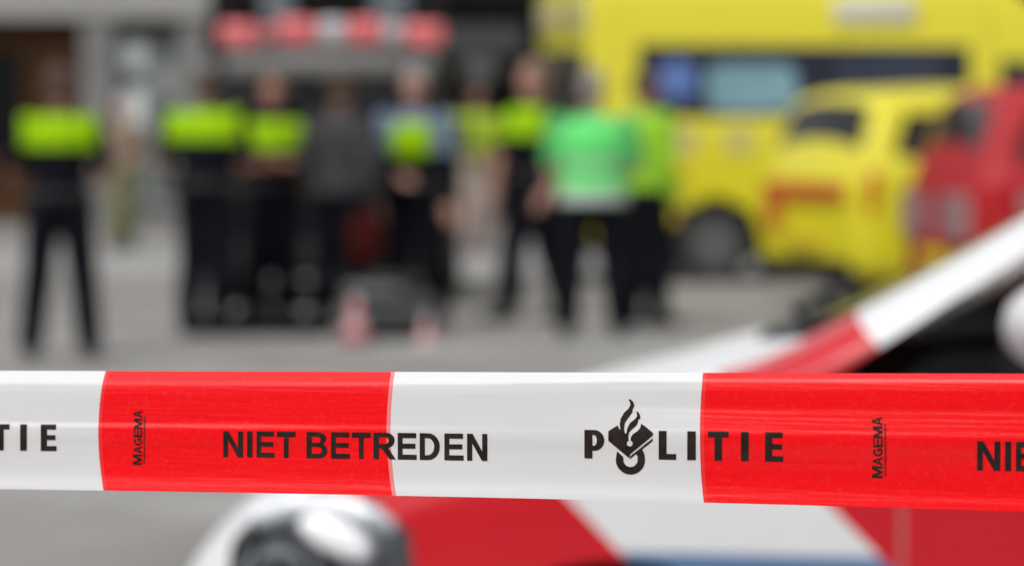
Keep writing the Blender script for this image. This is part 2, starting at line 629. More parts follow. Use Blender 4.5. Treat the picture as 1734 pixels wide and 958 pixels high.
MB().box(3.3, 3.75, -0.1, -0.03, 1.92, 2.25).build('wall_lamp', mat('grey_lamp', (0.07, 0.07, 0.068), 0.5), b2, False, bevel=0.03)

# added out of view: brick terrace behind the camera, keeps bright sky out of reflections
b3 = thing('added_terrace', 'added brown brick terrace behind the camera, out of view, darkening reflections', 'building', (0, -18.0, 0), math.pi)
MB().box(-45, 45, 0.0, 9.0, 0.0, 14.0).build('wall', BRICK, b3, False)
MB().box(-45.2, 45.2, -.3, 9.0, 14.0, 14.4).build('cornice', FASCIA, b3, False)
wv0 = None
for i in range(22):
    for zb_ in (.8, 4.0, 7.2, 10.4):
        if wv0 is None:
            wv0 = window_part(b3, -.8, .8, 0, 2.3, 0.0, WINF, UPGL)
            kids0 = list(wv0.children)
            wo_ = wv0
        else:
            wo_ = wv0.copy()
            link(wo_, b3)
            for c0 in kids0:
                c1 = c0.copy()
                link(c1, wo_)
        wo_.location = (-42 + 4 * i, -.005, zb_)

# ------------------------------------------------------------------ police car in front of the tape's right half
def police_car():
    root = thing('police_car', 'white police car with red and blue diagonal stripes parked behind the tape', 'car', (-0.449, 8.107, 0), R(-10.0))
    L = 4.4
    bm = shell(dict(L=L, rf=0.06, rr=0.08, tumble=0.17, crown=[(0, .03), (.5, .04), (1.0, .03), (1.2, .008), (1.8, .02), (4.4, .05)], shoulder=0.74,
        top=[(0, .58), (.06, .66), (.13, .73), (.30, .80), (.69, .925), (1.00, 1.005), (1.05, 1.015), (1.123, 1.055), (1.407, 1.225), (1.72, 1.415), (2.0, 1.485), (2.9, 1.52), (3.7, 1.50), (4.15, 1.25), (4.4, 0.98)],
        half=[(0, .66), (.06, .735), (.15, .80), (.3, .85), (.6, .885), (1.2, .90), (3.6, .90), (4.1, .87), (4.4, .74)],
        low=[(0, .24), (.3, .2), (4.1, .2), (4.4, .28)],
        belt=[(0, .9), (1.2, .962), (4.4, 1.02)],
        bow=[(0, .13), (.25, .10), (.5, .05), (.85, .05), (1.05, .13), (1.2, .06), (1.4, .01), (1.9, .02), (2.4, 0.0), (3.6, 0.0), (4.4, -.16)]))
    head = [(0.09, .585), (0.085, .70), (0.135, .765), (0.25, .80), (.36, .79), (.44, .735), (.445, .66), (.34, .585)]
    head = [(x - 0.012, z - .005) for x, z in head]
    win = [(1.13, .985), (1.805, 1.43), (2.28, 1.47), (2.33, .985)]
    win2 = [(2.42, 1.005), (2.38, 1.47), (3.05, 1.475), (3.35, 1.06)]
    win3 = [(3.43, 1.07), (3.15, 1.48), (3.55, 1.41), (3.82, 1.10)]
    ws = [(1.09, -.68), (1.12, -.68), (1.80, -.57), (1.80, .57), (1.12, .68), (1.09, .68), (.98, .4), (.95, 0), (.98, -.4)]
    rw = [(3.75, -.5), (4.22, -.62), (4.22, .62), (3.75, .5)]
    arches(bm, [(.80, .32), (3.45, .32)], 0.37)
    cut_poly(bm, head, 'xz')
    for wp in (win, win2, win3):
        cut_poly(bm, wp, 'xz', lambda c: abs(c.y) > 0.45)
    cut_poly(bm, ws, 'xy', lambda c: c.z > 0.98)
    cut_poly(bm, rw, 'xy', lambda c: c.z > 0.98)
    cut_line(bm, (1.085, 0), (1.085, 1), 'xy', lambda c: c.z > .98 and abs(c.y) < .8 and c.x < 1.4)
    # diagonal livery lines: x - xo = -(z - zo) in side view (they fall towards the rear)
    q_lines = (0.715, 1.165, 1.515)                                # x + z at the borders, minus the height 0.79 reference
    for q in q_lines:
        cut_line(bm, (q + 0.79, 0.0), (q - 0.21, 1.0), 'xz', lambda c: abs(c.y) > 0.55)
    cut_line(bm, (0, .705), (1, .705), 'xz', lambda c: .4 < c.x < 2.2 and abs(c.y) > .6)
    seams = (1.287, 2.36, 3.3)
    for sx in seams:
        for d in (-.004, .004):
            cut_line(bm, (sx + d, 0), (sx + d, 1), 'xz', lambda c: abs(c.y) > .6 and c.z < 1.05)
    hood_y = 0.72
    for sg in (-1, 1):
        cut_line(bm, (0, sg * hood_y), (1, sg * hood_y), 'xy', lambda c: c.x < 1.12 and c.z > .7 and abs(c.y) > .5)
    def classify(f, c):
        ay = abs(c.y)
        sd = 'l' if c.y < 0 else 'r'
        n = f.normal
        if inside((c.x, c.z), head) and ay > 0.42 and c.x < 0.5:
            return ('headlight', sd)
        if ay > .45 and c.z > .96:
            for k, wp in enumerate((win, win2, win3)):
                if inside((c.x, c.z), wp):
                    return ('side_window', sd + str(k))
        if c.z > 0.98 and c.x < 2.0 and inside((c.x, c.y), ws):
            return ('windscreen', '') if c.x > 1.085 else ('scuttle', '')
        if c.z > 0.98 and c.x > 3.5 and inside((c.x, c.y), rw):
            return ('rear_window', '')
        f.material_index = 0
        q = c.x + c.z - 0.79
        if ay > (hood_y if c.x < 1.10 and c.z > .7 else .56) and c.x > 0.2:
            if q < q_lines[0] and c.x > 0.3:
                f.material_index = 1
            elif q_lines[0] < q < q_lines[1]:
                f.material_index = 2 if c.z < .705 else 0
            elif q_lines[1] < q < q_lines[2]:
                f.material_index = 1
        if c.z < 1.03 and ay > .6 and any(abs(c.x - sx) < .004 for sx in seams):
            f.material_index = 3
        if c.x < 0.30 and (c.z < .69 or c.x < 0.02):
            return ('front_bumper', '')
        if c.x > 4.1 and c.z < .8:
            return ('rear_bumper', '')
        if c.x < 1.05 and c.z > .7 and ay < hood_y:
            return ('bonnet', '')
        if c.x < seams[0] and c.z < 1.0:
            return ('front_wing', sd)
        if c.z < 1.03 and ay > .5:
            return (('door', sd + '0') if c.x < seams[1] else ('door', sd + '1') if c.x < seams[2] else ('rear_wing', sd))
        if c.z > 1.0 and c.x > 1.0:
            return ('roof', '')
        return ('body_shell', '')
    bodym = [WHITE(), CARRED(), CARBLUE(), mat('gap_highlight', (0.40, 0.16, 0.16), 0.5)]  # seam colour is a painted highlight of the door edge
    tb = dict.fromkeys(('front_bumper', 'rear_bumper', 'bonnet', 'front_wing', 'door', 'rear_wing', 'roof', 'body_shell'), bodym)
    lensm = glass_mat('headlamp_lens', (0.93, 0.95, 0.97), 0.03, 1.5)
    tb.update(scuttle=BLACKP(), headlight=lensm, side_window=SIDEGLASS(), windscreen=glass_mat('windscreen_glass', (0.42, 0.46, 0.46)), rear_window=SIDEGLASS())
    parts = vehicle(root, bm, classify, tb)
    bm.free()
    # head lamps: silvered bowl under the clear lens, dark projector towards the nose, bright reflector towards the wing
    for k in ('l', 'r'):
        lens = parts.get(('headlight', k))
        if not lens:
            continue
        me = lens.data.copy()
        hs_ = obj('housing', me, mat('lamp_housing', (0.36, 0.38, 0.41), 0.3, vary=0.15), lens)
        offset_mesh(hs_, -0.024)
        sg = -1 if k == 'l' else 1
        ax = Vector((-0.55, 0.83 * sg, 0.0)).normalized()
        rot = ax.to_track_quat('Z', 'Y').to_matrix().to_4x4()
        for cx, cy, cz, rr_, m_, nm in ((.20, .80, .63, .10, BLACKP(), 'bezel'), (.165, .785, .625, .098, BLACKP(), 'projector'), (.305, .845, .685, .072, mat('satin_reflector', (.82, .83, .86), .3, vary=.02), 'reflector')):
            o = MB()
            rings = []
            for t in np.linspace(0.15, 1.45, 8):
                rings.append([(Matrix.Translation((cx, cy * sg, cz)) @ rot) @ Vector((rr_ * math.sin(t) * math.cos(a), rr_ * math.sin(t) * math.sin(a), -rr_ * math.cos(t) * 0.7 + 0.015))
                              for a in np.linspace(0, 2 * math.pi, 24, endpoint=False)])
            o.rings(rings, False)
            o.build(nm, m_, lens)
        MB().ball((.165, .80 * sg, .625), .05, 16, 10).build('projector_lens', mat('projector_glass', (.012, .013, .015), .2, spec=.3), lens)
        MB().tube([(.115, .69 * sg, .735), (.20, .765 * sg, .765), (.31, .815 * sg, .768), (.40, .838 * sg, .735)], 0.019, 8).build('light_strip', mat('white_light_guide', (0.85, 0.87, 0.9), 0.25, vary=0.01, emit=.12), lens)
        MB().ball((.295, .842 * sg, .715), (.075, .02, .032), 16, 10, Matrix.Rotation(R(22), 3, 'Y')).build('light_panel', mat('white_light_guide', (0.85, 0.87, 0.9)), lens)
    # mirrors
    for sg in (-1, 1):
        rr_ = []
        for t in np.linspace(-1, 1, 11):
            e = math.sqrt(max(0.02, 1 - t * t)) ** 0.4
            cx = 1.535 + 0.02 * t
            ring = [Vector((cx + 0.062 * e * math.cos(a) ** 3 * 0.6 + 0.062 * e * math.cos(a) * 0.55, sg * (1.03 + 0.115 * t), 1.108 + 0.074 * e * (abs(math.sin(a)) ** .75 * (1 if math.sin(a) > 0 else -1)) + 0.012 * t))
                    for a in np.linspace(0, 2 * math.pi, 18, endpoint=False)]
            rr_.append(ring)
        mh = MB().rings(rr_, True).build('wing_mirror', WHITE(), root)
        MB().box(1.596, 1.602, sg * 1.03 - .085, sg * 1.03 + .085, 1.055, 1.16).build('mirror_glass', CHROME(), mh, bevel=0.0)
        MB().tube([(1.48, sg * .85, 1.03), (1.51, sg * .94, 1.08)], [0.045, 0.035], 10).build('mirror_foot', BLACKP(), mh)
    # wipers and scuttle at the foot of the windscreen
    for y0 in (-.45, .12):
        MB().tube([(1.06, y0, 1.10), (1.03, y0 + .3, 1.10), (1.06, y0 + .58, 1.11)], 0.012, 6).build('wiper', BLACKP(), root)
    # grille, lower intake, plate, badge-less nose bar
    MB().box(-.085, -.04, -.42, .42, .46, .58).build('grille', BLACKP(), root, bevel=.015)
    for k in range(3):
        MB().box(-.096, -.084, -.40, .40, .475 + .035 * k, .49 + .035 * k).build('grille_bar', CHROME(), root, bevel=.003)
    MB().box(-.09, -.04, -.5, .5, .28, .38).build('lower_intake', BLACKP(), root, bevel=.02)
    MB().box(-.108, -.097, -.26, .26, .40, .51).build('number_plate', mat('plate_yellow', (0.6, 0.45, 0.02), 0.5), root, bevel=.004)
    for sg in (-1, 1):
        MB().box(4.2, 4.3, sg * .62 - .12, sg * .62 + .12, .78, .98).build('tail_light', TAILRED(), root, bevel=.03)
        for wx in (.80, 3.45):
            make_wheel(root, wx, sg * .79, .32, .21, sg)
            wheel_well(root, wx, .39, sg * .55, sg * .88)
    for sx in (1.95, 2.9):
        for sg in (-1, 1):
            hd = MB().tube([(sx + .18, sg * .905, .87), (sx + .22, sg * .945, .875), (sx + .36, sg * .945, .88), (sx + .40, sg * .905, .88)], .014, 8).build('door_handle', WHITE(), root)
    MB().box(.5, 4.1, -.82, .82, .19, .24).build('underbody', BLACKP(), root)
    # cabin
    dm = DARKIN()
    MB().box(1.2, 1.62, -.74, .74, .62, .97).build('dashboard', dm, root, bevel=.05)
    for y in (-.38, .38):
        seat(root, 2.25, y, .42, dm)
        seat(root, 3.05, y, .42, dm)
    MB().box(1.1, 4.0, -.8, .8, .26, .4).build('cabin_floor', dm, root)
    MB().box(1.5, 3.9, .72, .74, .4, .95).build('door_lining', dm, root)
    MB().box(1.5, 3.9, -.74, -.72, .4, .95).build('door_lining', dm, root)
    sw = MB()
    cc = Vector((1.78, -.38, .95))
    mt = Matrix.Translation(cc) @ Matrix.Rotation(R(65), 4, 'Y')
    sw.tube([mt @ Vector((.19 * math.cos(a), .19 * math.sin(a), 0)) for a in np.linspace(0, 2 * math.pi, 25)], .015, 8, False)
    sw.box(-.17, .17, -.02, .02, -.01, .01, mt)
    sw.build('steering_wheel', dm, root)
    # low roof bar
    lb = MB().box(2.15, 2.4, -.5, .5, 1.655, 1.73).build('light_bar', mat('blue_lamp', (0.01, 0.05, 0.35), 0.15, coat=.5), root, bevel=.03)
    return root
police_car()

# ------------------------------------------------------------------ ambulance, its rear to the left
def ambulance():
    # near rear corner about (0.74, 36); heading right and a little away
    yaw = R(14)
    fwd = Vector((math.cos(yaw), math.sin(yaw), 0))
    lat = Vector((-math.sin(yaw), math.cos(yaw), 0))
    L, Wd = 6.1, 1.0
    corner = Vector((0.70, 36.0, 0))
    origin = corner + fwd * L + lat * Wd
    root = thing('ambulance', 'large yellow ambulance with a long dark window band behind the people', 'ambulance', origin, yaw + math.pi)
    bm = shell(dict(L=L, rf=.08, rr=.05, tumble=0.10, crown=.06, shoulder=.7, sig=.04,
        top=[(0, .85), (.12, 1.0), (.75, 1.2), (.85, 1.26), (1.55, 2.02), (1.75, 2.3), (2.15, 2.62), (2.5, 2.68), (5.9, 2.68), (6.1, 2.66)],
        half=[(0, .8), (.2, .92), (.6, .98), (1.2, 1.0), (6.1, 1.0)], low=[(0, .3), (.3, .27), (5.8, .3), (6.1, .34)],
        belt=[(0, 1.15), (1.2, 1.2), (6.1, 1.25)],
        bow=[(0, .18), (.5, .1), (.9, .14), (1.7, .12), (2.5, 0), (6.1, 0)]))
    wheels = [(.95, .34), (4.98, .34)]
    arches(bm, wheels, .42)
    band = [(2.58, 1.45), (2.58, 2.09), (5.66, 2.09), (5.66, 1.45)]
    cabw = [(1.22, 1.28), (1.72, 1.93), (2.30, 1.98), (2.32, 1.28)]
    ws = [(.95, -.80), (1.62, -.72), (1.62, .72), (.95, .80)]
    for wp in (band, cabw):
        cut_poly(bm, wp, 'xz', lambda c: abs(c.y) > .5)
    cut_poly(bm, ws, 'xy', lambda c: c.z > 1.15)
    cut_line(bm, (0, .98), (1, .98), 'xz', lambda c: abs(c.y) > .6)
    cut_line(bm, (0, 1.12), (1, 1.12), 'xz', lambda c: abs(c.y) > .6)
    seams = (1.15, 2.4, 3.75)
    for sx in seams:
        for d in (-.005, .005):
            cut_line(bm, (sx + d, 0), (sx + d, 1), 'xz', lambda c: abs(c.y) > .6)
    def classify(f, c):
        sd = 'l' if c.y < 0 else 'r'
        if abs(c.y) > .5 and inside((c.x, c.z), band):
            return ('side_window', sd)
        if abs(c.y) > .5 and inside((c.x, c.z), cabw):
            return ('cab_window', sd)
        if c.z > 1.15 and inside((c.x, c.y), ws):
            return ('windscreen', '')
        f.material_index = 0
        if abs(c.y) > .6 and any(abs(c.x - s) < .005 for s in seams):
            f.material_index = 1
        if c.z > 2.25 and c.x > 1.8:
            return ('roof', '')
        if c.x < 2.4 and abs(c.y) > .6 and c.x > 1.15:
            return ('cab_door', sd)
        if 2.4 < c.x < 3.75 and c.y > .6:
            return ('sliding_door', sd)
        if c.x > L - .012:
            return ('rear_face', '')
        return ('body_panel', '')
    ym = [YELLOW(), mat('yellow_gap', (0.12, 0.1, 0.01), .7)]
    tb = dict.fromkeys(('roof', 'cab_door', 'sliding_door', 'rear_face', 'body_panel'), ym)
    ag = mat('ambulance_privacy_glass', (0.014, 0.017, 0.028), 0.15, vary=0.25, scale=1.0, spec=0.22)
    tb.update(side_window=ag, cab_window=ag, windscreen=SIDEGLASS())
    parts = vehicle(root, bm, classify, tb)
    bm.free()
    # near side is +y in the vehicle's own axes
    for sg in (1, -1):
        yo = lambda z: sg * (0.978 - 0.10 * (z - 1.25) + .006)
        wdw = parts[('side_window', 'r' if sg > 0 else 'l')]
        # blue round emblem on the rearmost pane, pale frosted pane, grey blue forward pane
        def sheet(x0, x1, z0, z1, m, nm, d=0.004, par=wdw):
            n = 8
            vs, r_ = [], 0.08
            cx, cz, hx, hz = (x0 + x1) / 2, (z0 + z1) / 2, (x1 - x0) / 2, (z1 - z0) / 2
            for a in np.linspace(0, 2 * math.pi, 40, endpoint=False):
                ex = abs(math.cos(a)) ** 0.45 * math.copysign(1, math.cos(a)) * hx
                ez = abs(math.sin(a)) ** 0.45 * math.copysign(1, math.sin(a)) * hz
                vs.append((cx + ex, yo(cz + ez) + sg * d, cz + ez))
            o = MB().add(vs + [(x, y - sg * .006, z) for x, y, z in vs], [tuple(range(40)), tuple(reversed(range(40, 80)))] + [(k, (k + 1) % 40, 40 + (k + 1) % 40, 40 + k) for k in range(40)])
            return o.build(nm, m, par, False)
        sheet(4.21, 5.05, 1.50, 1.93, mat('frosted_pane', (0.15, 0.27, 0.31), 0.3, vary=0.35, scale=2), 'frosted_pane')
        sheet(2.85, 3.85, 1.74, 2.02, mat('blue_grey_pane', (0.030, 0.036, 0.06), 0.3, vary=0.3, spec=.3), 'forward_pane')
        # six armed star emblem, generic medical star
        st = MB()
        for k in range(3):
            mt = Matrix.Translation((5.315, yo(1.78) + sg * .010, 1.78)) @ Matrix.Rotation(R(60 * k), 4, 'Y')
            st.box(-.06, .06, -.003 - .001 * k, .003 + .001 * k, -.185, .185, mt)
        st.build('star_emblem', mat('emblem_blue', (0.11, 0.19, 0.48), 0.4, vary=.05), wdw, False)
        MB().box(3.1, 3.85, min(yo(2.5) - .02, yo(2.5) + .05 * sg), max(yo(2.5) - .02, yo(2.5) + .05 * sg), 2.3, 2.52).build('side_lamp', mat('pale_lamp', (0.62, 0.60, 0.52), .3), root, bevel=.02)
        # reflective strip of grey squares along the flank
        for k in range(3):
            MB().box(4.15 + .5 * k, 4.4 + .5 * k, *sorted((sg * 1.0, sg * 1.006)), 1.14, 1.36).build('reflective_square', mat('grey_reflector', (0.50, 0.46, 0.16), .4), root, False)
        for wx, wz in wheels:
            make_wheel(root, wx, sg * .87, .34, .22, sg)
            wheel_well(root, wx, .44, sg * .6, sg * .97)
        MB().tube([(1.3, sg * .98, 1.3), (1.32, sg * 1.16, 1.36)], .03, 8).build('mirror_arm', BLACKP(), root)
        MB().box(1.27, 1.37, sg * 1.2 - .1, sg * 1.2 + .1, 1.3, 1.62).build('wing_mirror', BLACKP(), root, bevel=.03)
        MB().box(0.0, .25, sg * .72 - .14, sg * .72 + .14, .78, .98).build('headlight', CHROME(), root, bevel=.05)
        MB().box(L - .02, L + .03, sg * .90 - .06, sg * .90 + .06, .82, 1.25).build('tail_light', TAILRED(), root, bevel=.012)
        MB().box(L + .0, L + .02, sg * .42 - .34, sg * .42 + .34, 1.45, 2.05).build('rear_window', ag, root, bevel=.008)
        MB().box(L + .0, L + .03, sg * .5 - .3, sg * .5 + .3, 2.22, 2.5).build('rear_light_panel', mat('grey_panel', (0.46, 0.43, 0.22), .4), root, bevel=.01)
    MB().box(L - .05, L + .12, -.95, .95, .34, .80).build('rear_bumper', BLACKP(), root, bevel=.03)
    MB().box(L + .002, L + .02, -.006, .006, .6, 2.5).build('door_gap', mat('yellow_gap', (0.12, 0.1, 0.01)), root, False)
    MB().box(1.0, L - .1, -.9, .9, .27, .36).build('underbody', BLACKP(), root)
    MB().box(1.9, 2.3, -.75, .75, 2.69, 2.82).build('roof_beacon', mat('blue_lamp', (0.01, 0.05, 0.35), 0.15, coat=.5), root, bevel=.03)
    return root
ambulance()

# ------------------------------------------------------------------ two estate cars seen from the rear
def estate(name, label, paint, gapm, corner, yaw, extras):
    fwd = Vector((math.cos(yaw), math.sin(yaw), 0))
    lat = Vector((-math.sin(yaw), math.cos(yaw), 0))
    L, Wd = 4.5, .89
    origin = Vector(corner) + fwd * (L - .05) + lat * Wd
    root = thing(name, label, 'car', origin, yaw + math.pi)
    bm = shell(dict(L=L, rf=.08, rr=.10, tumble=.24, crown=.05, shoulder=.74,
        top=[(0, .68), (.12, .8), (.5, .92), (1.05, 1.02), (1.12, 1.06), (1.85, 1.56), (2.3, 1.64), (3.5, 1.64), (4.15, 1.61), (4.27, 1.56), (4.42, 1.14), (4.47, 1.03), (4.5, .97)],
        half=[(0, .68), (.15, .8), (.5, .87), (1.2, .89), (4.0, .89), (4.3, .87), (4.5, .80)],
        low=[(0, .25), (.3, .22), (4.1, .22), (4.5, .28)], belt=[(0, .92), (1.2, .98), (4.5, 1.04)],
        bow=[(0, .2), (.4, .1), (1.1, .15), (2, .05), (2.6, 0), (3.7, 0), (4.5, -.03)]))
    wheels = [(.85, .33), (3.6, .33)]
    arches(bm, wheels, .38)
    wins = [[(1.28, 1.03), (1.9, 1.50), (2.4, 1.56), (2.4, 1.04)], [(2.48, 1.04), (2.48, 1.56), (3.3, 1.56), (3.42, 1.05)], [(3.68, 1.12), (3.58, 1.50), (4.08, 1.48), (4.22, 1.17)]]
    ws = [(1.08, -.66), (1.84, -.56), (1.84, .56), (1.08, .66)]
    rw = [(4.29, -.60), (4.41, -.66), (4.41, .66), (4.29, .60)]
    for wp in wins:
        cut_poly(bm, wp, 'xz', lambda c: abs(c.y) > .45)
    cut_poly(bm, ws, 'xy', lambda c: c.z > 1.0)
    cut_poly(bm, rw, 'xy', lambda c: c.z > 1.05)
    seams = (1.3, 2.44, 3.4)
    for sx in seams:
        for d in (-.004, .004):
            cut_line(bm, (sx + d, 0), (sx + d, 1), 'xz', lambda c: abs(c.y) > .6 and c.z < 1.06)
    def classify(f, c):
        sd = 'l' if c.y < 0 else 'r'
        if abs(c.y) > .45 and c.z > 1.0:
            for k, wp in enumerate(wins):
                if inside((c.x, c.z), wp):
                    return ('side_window', sd + str(k))
        if c.z > 1.0 and c.x < 2.1 and inside((c.x, c.y), ws):
            return ('windscreen', '')
        if c.z > 1.05 and c.x > 3.8 and inside((c.x, c.y), rw):
            return ('rear_window', '')
        f.material_index = 1 if (abs(c.y) > .6 and c.z < 1.04 and any(abs(c.x - s) < .004 for s in seams)) else 0
        if c.x > 3.9 and c.z > 0.72 and abs(c.y) < .82 and (c.z < 1.5):
            return ('tailgate', '')
        if c.x > 4.15 and c.z < .72:
            return ('bumper_corner', 'r' + sd)
        if c.x < .25:
            return ('bumper_corner', 'f' + sd)
        if c.x < 1.08 and f.normal.z > .6:
            return ('bonnet', '')
        if c.z > 1.06:
            return ('roof', '')
        if seams[0] < c.x < seams[1] and abs(c.y) > .5:
            return ('door', sd + 'f')
        if seams[1] < c.x < seams[2] and abs(c.y) > .5:
            return ('door', sd + 'r')
        return (('front_wing' if c.x < 1.3 else 'rear_wing' if c.x > 3.4 else 'sill_panel'), sd)
    ms = [paint, gapm]
    tb = dict.fromkeys(('tailgate', 'bumper_corner', 'bonnet', 'roof', 'door', 'front_wing', 'rear_wing', 'sill_panel'), ms)
    gm = mat('dark_car_glass', (0.008, 0.009, 0.011), 0.1, vary=.2, spec=.3)
    tb.update(side_window=gm, windscreen=gm, rear_window=gm)
    vehicle(root, bm, classify, tb)
    bm.free()
    for sg in (-1, 1):
        for wx, wz in wheels:
            make_wheel(root, wx, sg * .78, .33, .21, sg)
            wheel_well(root, wx, .40, sg * .52, sg * .87)
        MB().box(1.42, 1.53, sg * .99 - .1, sg * .99 + .1, 1.02, 1.16).build('wing_mirror', paint, root, bevel=.03)
        MB().box(4.30, 4.44, sg * .79 - .055, sg * .79 + .055, .74, 1.06).build('tail_light', TAILRED(), root, bevel=.025)
        MB().box(.02, .3, sg * .62 - .14, sg * .62 + .14, .66, .8).build('headlight', CHROME(), root, bevel=.04)
        for sx in (2.1, 3.05):
            MB().tube([(sx, sg * .895, .9), (sx + .04, sg * .93, .905), (sx + .2, sg * .93, .905), (sx + .24, sg * .895, .9)], .013, 8).build('door_handle', paint, root)
    MB().box(4.52, 4.552, -.26, .26, .48, .59).build('number_plate', mat('plate_yellow', (0.6, 0.45, 0.02), 0.5), root, bevel=.004)
    MB().box(4.42, 4.56, -.7, .7, .26, .40).build('diffuser', BLACKP(), root, bevel=.02)
    MB().box(.5, 4.2, -.8, .8, .2, .26).build('underbody', BLACKP(), root)
    extras(root)
    return root

def yellow_extras(root):
    rm = mat('orange_red_stripe', (0.50, 0.10, 0.03), .4, vary=.08)
    MB().box(4.50, 4.545, -.62, .62, .84, .97).build('red_stripe', rm, root, False)
    MB().box(4.50, 4.543, -.62, -.40, .62, .838).build('red_stripe', rm, root, False)
estate('yellow_car', 'yellow emergency car with red rear stripe in front of the ambulance', YELLOW(), mat('yellow_gap', (0.12, 0.1, 0.01)),
       (2.62, 30.2, 0), R(24), yellow_extras)
RED = mat('red_paint', (0.36, 0.003, 0.009), 0.5, coat=.08, vary=.04, spec=.35)
def red_extras(root):
    wm = mat('white_reflective', (0.30, 0.17, 0.175), .5, vary=.08)
    for sg in (-1, 1):
        MB().box(4.49, 4.545, sg * .48 - .28, sg * .48 + .28, .66, .96).build('white_stripe', wm, root, False)
        MB().box(3.98, 4.2, *sorted((sg * .885, sg * .898)), .66, .98).build('white_stripe', wm, root, False)
estate('red_car', 'dark red car with pale rear stripes beside the yellow car', RED, mat('red_gap', (0.06, 0.0, 0.0)), (3.03, 26.6, 0), R(10), red_extras)

# ------------------------------------------------------------------ police van with the light bar
def police_van():
    L, d = 5.0, 31.6
    root = thing('police_van', 'dark police van with silver roof and red and white light bar', 'van', (-1.385, d + L, 0), R(-90))
    # own axes: front at x=0, rear at x=L; turned so that the rear looks at the camera
    bm = shell(dict(L=L, rf=.08, rr=.07, tumble=.13, crown=.05, shoulder=.7,
        top=[(0, .8), (.15, .98), (.8, 1.15), (.9, 1.2), (1.6, 1.86), (1.9, 1.92), (4.8, 1.92), (5.0, 1.89)],
        half=[(0, .78), (.2, .9), (.6, .95), (5.0, .95)], low=[(0, .28), (.3, .25), (4.8, .27), (5, .32)],
        belt=[(0, 1.1), (5.0, 1.15)], bow=[(0, .15), (.6, .1), (1.6, .1), (2.2, 0), (5, 0)]))
    wheels = [(.95, .34), (3.95, .34)]
    arches(bm, wheels, .4)
    wins = [[(1.2, 1.2), (1.7, 1.78), (2.2, 1.8), (2.2, 1.2)], [(2.4, 1.2), (2.4, 1.8), (3.4, 1.8), (3.4, 1.2)], [(3.55, 1.2), (3.55, 1.8), (4.7, 1.8), (4.7, 1.2)]]
    for wp in wins:
        cut_poly(bm, wp, 'xz', lambda c: abs(c.y) > .5)
    ws = [(.98, -.76), (1.6, -.66), (1.6, .66), (.98, .76)]
    cut_poly(bm, ws, 'xy', lambda c: c.z > 1.1)
    cut_line(bm, (0, 1.80), (1, 1.80), 'xz')
    def classify(f, c):
        sd = 'l' if c.y < 0 else 'r'
        for k, wp in enumerate(wins):
            if abs(c.y) > .5 and inside((c.x, c.z), wp):
                return ('side_window', sd + str(k))
        if c.z > 1.1 and inside((c.x, c.y), ws):
            return ('windscreen', '')
        if c.z > 1.80:
            return ('roof', '')
        if c.x > L - .02:
            return ('rear_face', '')
        return ('body_panel', '')
    dk = mat('charcoal_paint', (0.008, 0.0085, 0.011), .45, coat=.05, vary=.1, spec=.15)
    sv = mat('silver_roof', (0.15, 0.15, 0.145), .45, vary=.05)
    gm = mat('dark_car_glass', (0.008, 0.009, 0.011), 0.1, vary=.2, spec=.3)
    vehicle(root, bm, classify, dict(side_window=gm, windscreen=gm, roof=sv, rear_face=dk, body_panel=dk))
    bm.free()
    MB().box(L - .06, L + .14, -.80, .80, 1.77, 1.92).build('roof_spoiler', sv, root, bevel=.03)
    for sg in (-1, 1):
        MB().box(L + .0, L + .02, sg * .44 - .36, sg * .44 + .36, 1.16, 1.70).build('rear_window', gm, root, bevel=.008)
        MB().box(L - .03, L + .02, sg * .86 - .06, sg * .86 + .06, .7, 1.15).build('tail_light', mat('dark_tail_lamp', (0.10, 0.006, 0.006), .2), root, bevel=.012)
        MB().box(L + .0, L + .03, sg * .05 - .03, sg * .05 + .03, .85, 1.0).build('door_handle', BLACKP(), root, bevel=.008)
        for wx, wz in wheels:
            make_wheel(root, wx, sg * .83, .34, .22, sg)
            wheel_well(root, wx, .42, sg * .57, sg * .92)
        MB().box(1.3, 1.4, sg * .99 - .05, sg * .99 + .05, 1.2, 1.42).build('wing_mirror', BLACKP(), root, bevel=.03)
    MB().box(L - .05, L + .1, -.9, .9, .24, .52).build('rear_bumper', BLACKP(), root, bevel=.03)
    MB().box(L + .004, L + .02, -.68, -.18, .85, .96).build('number_plate', mat('plate_dim_yellow', (0.3, 0.23, 0.02), 0.5), root, bevel=.004)
    MB().box(.8, L - .1, -.85, .85, .25, .33).build('underbody', BLACKP(), root)
    # light bar across the rear of the roof
    bar = MB().box(L - .36, L - .04, -.85, .85, 1.96, 2.01).build('light_bar', mat('bar_base', (0.1, 0.1, 0.1), .5), root, bevel=.02)
    red = mat('red_lamp_lit', (0.60, 0.13, 0.14), .3, vary=.15, emit=0.05, emit_col=(0.9, 0.12, 0.12))
    clr = mat('clear_lamp', (0.42, 0.42, 0.44), .2, vary=.15)
    pnk = mat('pink_lamp', (0.40, 0.17, 0.18), .3, vary=.15)
    segs = [(-.86, -.56, red, .02), (-.555, -.43, pnk, -.02), (-.425, -.11, red, 0.0), (-.105, .12, clr, 0.0), (.125, .39, red, 0.0), (.395, .56, clr, -.01), (.565, .86, red, .02)]
    for y0, y1, m_, dz in segs:
        # seen from the rear, +y of the van runs to the right
        sag = .03 if abs(y0 + y1) / 2 > .6 else 0
        MB().box(L - .35, L - .05, y0, y1, 2.012 - sag, 2.205 - sag - max(0, -dz) * 3).build('lamp_segment', m_, bar, bevel=.045, seg=3)
    for y in (-.6, .6):
        MB().box(L - .25, L - .15, y - .05, y + .05, 1.9, 1.962).build('bar_foot', BLACKP(), bar, bevel=.01)
    return root
police_van()

